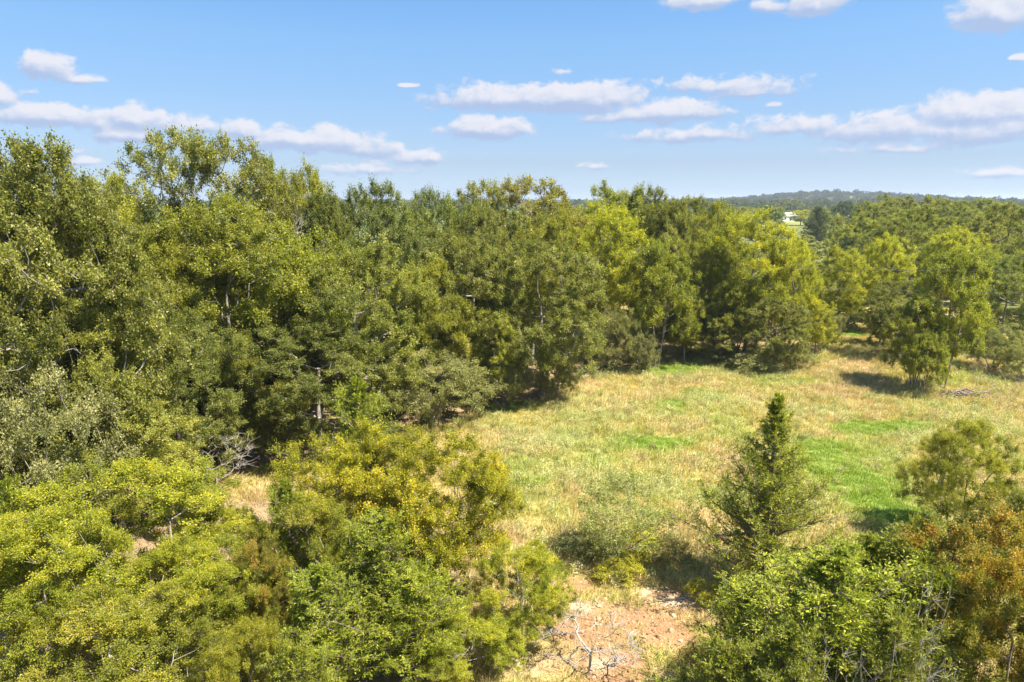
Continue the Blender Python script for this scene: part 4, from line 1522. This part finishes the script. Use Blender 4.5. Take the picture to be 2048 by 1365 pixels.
hx, hy, hz_ = at(1572, 443, 400)
house = bpy.data.objects.new('white_house', None)
COL.objects.link(house)
house.location = (hx, 400, gz(hx, 400))
house.rotation_euler = (0, 0, R(18))
tag(house, 'small white house with pale gabled roof in the distant gap', 'house')
HZ = 3.0
b = bmesh.new()
box_bm(b, -5, 5, -3.5, 3.5, -1.5, HZ)
bm_obj('wall', b, M['white'], house)
b = bmesh.new()
v = [b.verts.new(p) for p in ((-5.4, -4, HZ), (5.4, -4, HZ), (5.4, 0, HZ + 2), (-5.4, 0, HZ + 2), (-5.4, 4, HZ), (5.4, 4, HZ))]
for f in ((0, 1, 2, 3), (3, 2, 5, 4), (0, 3, 4), (1, 5, 2), (0, 4, 5, 1)):
    b.faces.new([v[i] for i in f])
bm_obj('roof', b, M['roof'], house)
for wx in (-3.4, 3.2):
    b = bmesh.new()
    box_bm(b, wx - .6, wx + .6, -3.56, -3.50, 1.0, 2.2)
    wf = bm_obj('window', b, M['white'], house)
    b = bmesh.new()
    box_bm(b, wx - .5, wx + .5, -3.59, -3.565, 1.1, 2.1)
    bm_obj('pane', b, M['glass'], wf)
b = bmesh.new()
box_bm(b, -.5, .5, -3.56, -3.50, 0, 2.1)
bm_obj('door', b, plain_mat('door_paint', (.25, .20, .16)), house)


def car(px, d, rz, label, body):
    x, y, z = at(px, 448, d)
    e = bpy.data.objects.new('parked_car', None)
    COL.objects.link(e)
    e.location = (x, y, gz(x, y))
    e.rotation_euler = (0, 0, rz)
    tag(e, label, 'car', 'vehicles by the distant house')
    prof = [(-2.2, .35), (-2.25, .75), (-2.1, .95), (-1.5, 1.0), (-.9, 1.42), (.5, 1.45), (1.15, 1.0), (2.05, .88), (2.25, .65), (2.2, .35)]
    b = bmesh.new()
    L_ = [b.verts.new((p[0], -.85, p[1])) for p in prof]
    R_ = [b.verts.new((p[0], .85, p[1])) for p in prof]
    b.faces.new(L_)
    b.faces.new(R_[::-1])
    for i in range(len(prof)):
        j = (i + 1) % len(prof)
        b.faces.new([L_[j], L_[i], R_[i], R_[j]])
    bmesh.ops.recalc_face_normals(b, faces=b.faces[:])
    bm_obj('body', b, body, e)
    b = bmesh.new()
    box_bm(b, -.85, .5, -.87, .87, 1.02, 1.34)
    bm_obj('side_windows', b, M['glass'], e)
    for wx in (-1.4, 1.4):
        for wy in (-.82, .82):
            b = bmesh.new()
            r_ = bmesh.ops.create_cone(b, cap_ends=True, segments=14, radius1=.34, radius2=.34, depth=.2)
            for q in r_['verts']:
                q.co = Vector((q.co.x + wx, q.co.z + wy, q.co.y + .34))
            bm_obj('wheel', b, M['rubber'], e)
    return e


car(1600, 385, R(8), 'white car parked right of the distant white house', M['white'])
car(1612, 380, R(-20), 'silver-grey car farthest right beside the distant white car', plain_mat('silver_paint', (.5, .52, .55), .3, .5))

# ---------------------------------------------------------------- two overhead wires crossing in front of the wood
def wire(p0, p1, sag, label):
    n = 60
    t = np.linspace(0, 1, n)
    A = np.array(p0)[None] * (1 - t[:, None]) + np.array(p1)[None] * t[:, None]
    A[:, 2] -= sag * 4 * t * (1 - t)
    V, Q = tubes(A[:-1], A[1:], np.full(n - 1, .012), np.full(n - 1, .012), 5)
    o = link('overhead_wire', mesh_from('overhead_wire', V, Q, [M['wire']], smooth=True))
    tag(o, label, 'wire', 'overhead wires')
    return o


def pole(x, y, h, label):
    e = bpy.data.objects.new('utility_pole', None)
    COL.objects.link(e)
    e.location = (x, y, gz(x, y))
    tag(e, label, 'pole')
    V, Q = tubes(np.array([[0, 0, -.3.__float__()]]), np.array([[0, 0, h]]), np.array([.15]), np.array([.11]), 12)
    link('post', mesh_from('post', V, Q, [M['pole']], smooth=True), e)
    b = bmesh.new()
    box_bm(b, -.06, .06, -.6, .6, h - .5, h - .38)
    bm_obj('crossarm', b, M['pole'], e)
    return e


w0a, w0b = at(1180, 520, 66), at(2190, 545, 40)
w1a, w1b = at(1180, 556, 66), at(2190, 590, 40)
pole(w0a[0], w0a[1], w0a[2] + .3, 'wooden utility pole hidden among the middle trees')
pole(w0b[0], w0b[1], w0b[2] + .3, 'wooden utility pole past the right edge')
wire(w0a, w0b, .25, 'upper of two thin wires crossing in front of the right wood')
wire(w1a, w1b, .2, 'lower of two thin wires crossing in front of the right wood')

# ---------------------------------------------------------------- brush pile by the meadow pair
bx_, by_ = gp(1935, 797)
bp = bpy.data.objects.new('brush_pile', None)
COL.objects.link(bp)
bp.location = (bx_, by_, gz(bx_, by_))
tag(bp, 'low pile of grey fallen branches at the foot of the meadow pair', 'brush pile')
rb = random.Random(5)
for i in range(16):
    a = rb.uniform(-.5, .5) + (math.pi if rb.random() < .5 else 0)
    L = rb.uniform(.8, 2.2)
    n = 6
    t = np.linspace(-.5, .5, n)
    A = np.column_stack([t * L * math.cos(a) + rb.uniform(-1, 1), t * L * math.sin(a) + rb.uniform(-.4, .4), .08 + rb.uniform(0, .35) + t * rb.uniform(-.3, .3) + .06 * np.sin(t * 9 + i)])
    rad = np.linspace(.05, .018, n) * rb.uniform(.7, 1.3)
    V, Q = tubes(A[:-1], A[1:], rad[:-1], rad[1:], 6)
    link('fallen_branch', mesh_from('fallen_branch', V, Q, [M['grey_wood']], smooth=True), bp)

# ---------------------------------------------------------------- the air
HZD = 0.00020
b = bmesh.new()
box_bm(b, -9300, 9300, -9300, 9300, -14, 46)
hm, ht, ho = new_mat('haze')
pv = nd(ht, 'ShaderNodeVolumePrincipled')
pv.inputs['Color'].default_value = (.72, .84, 1.0, 1)
pv.inputs['Density'].default_value = HZD
pv.inputs['Anisotropy'].default_value = .2
ht.links.new(pv.outputs[0], ho.inputs['Volume'])
hz_o = bm_obj('haze', b, hm)
tag(hz_o, kind='stuff')
tris = 0
for me in bpy.data.meshes:
    tris += sum(1 for _ in ()) + len(me.loops) - 2 * len(me.polygons)
print('TRIS', tris)
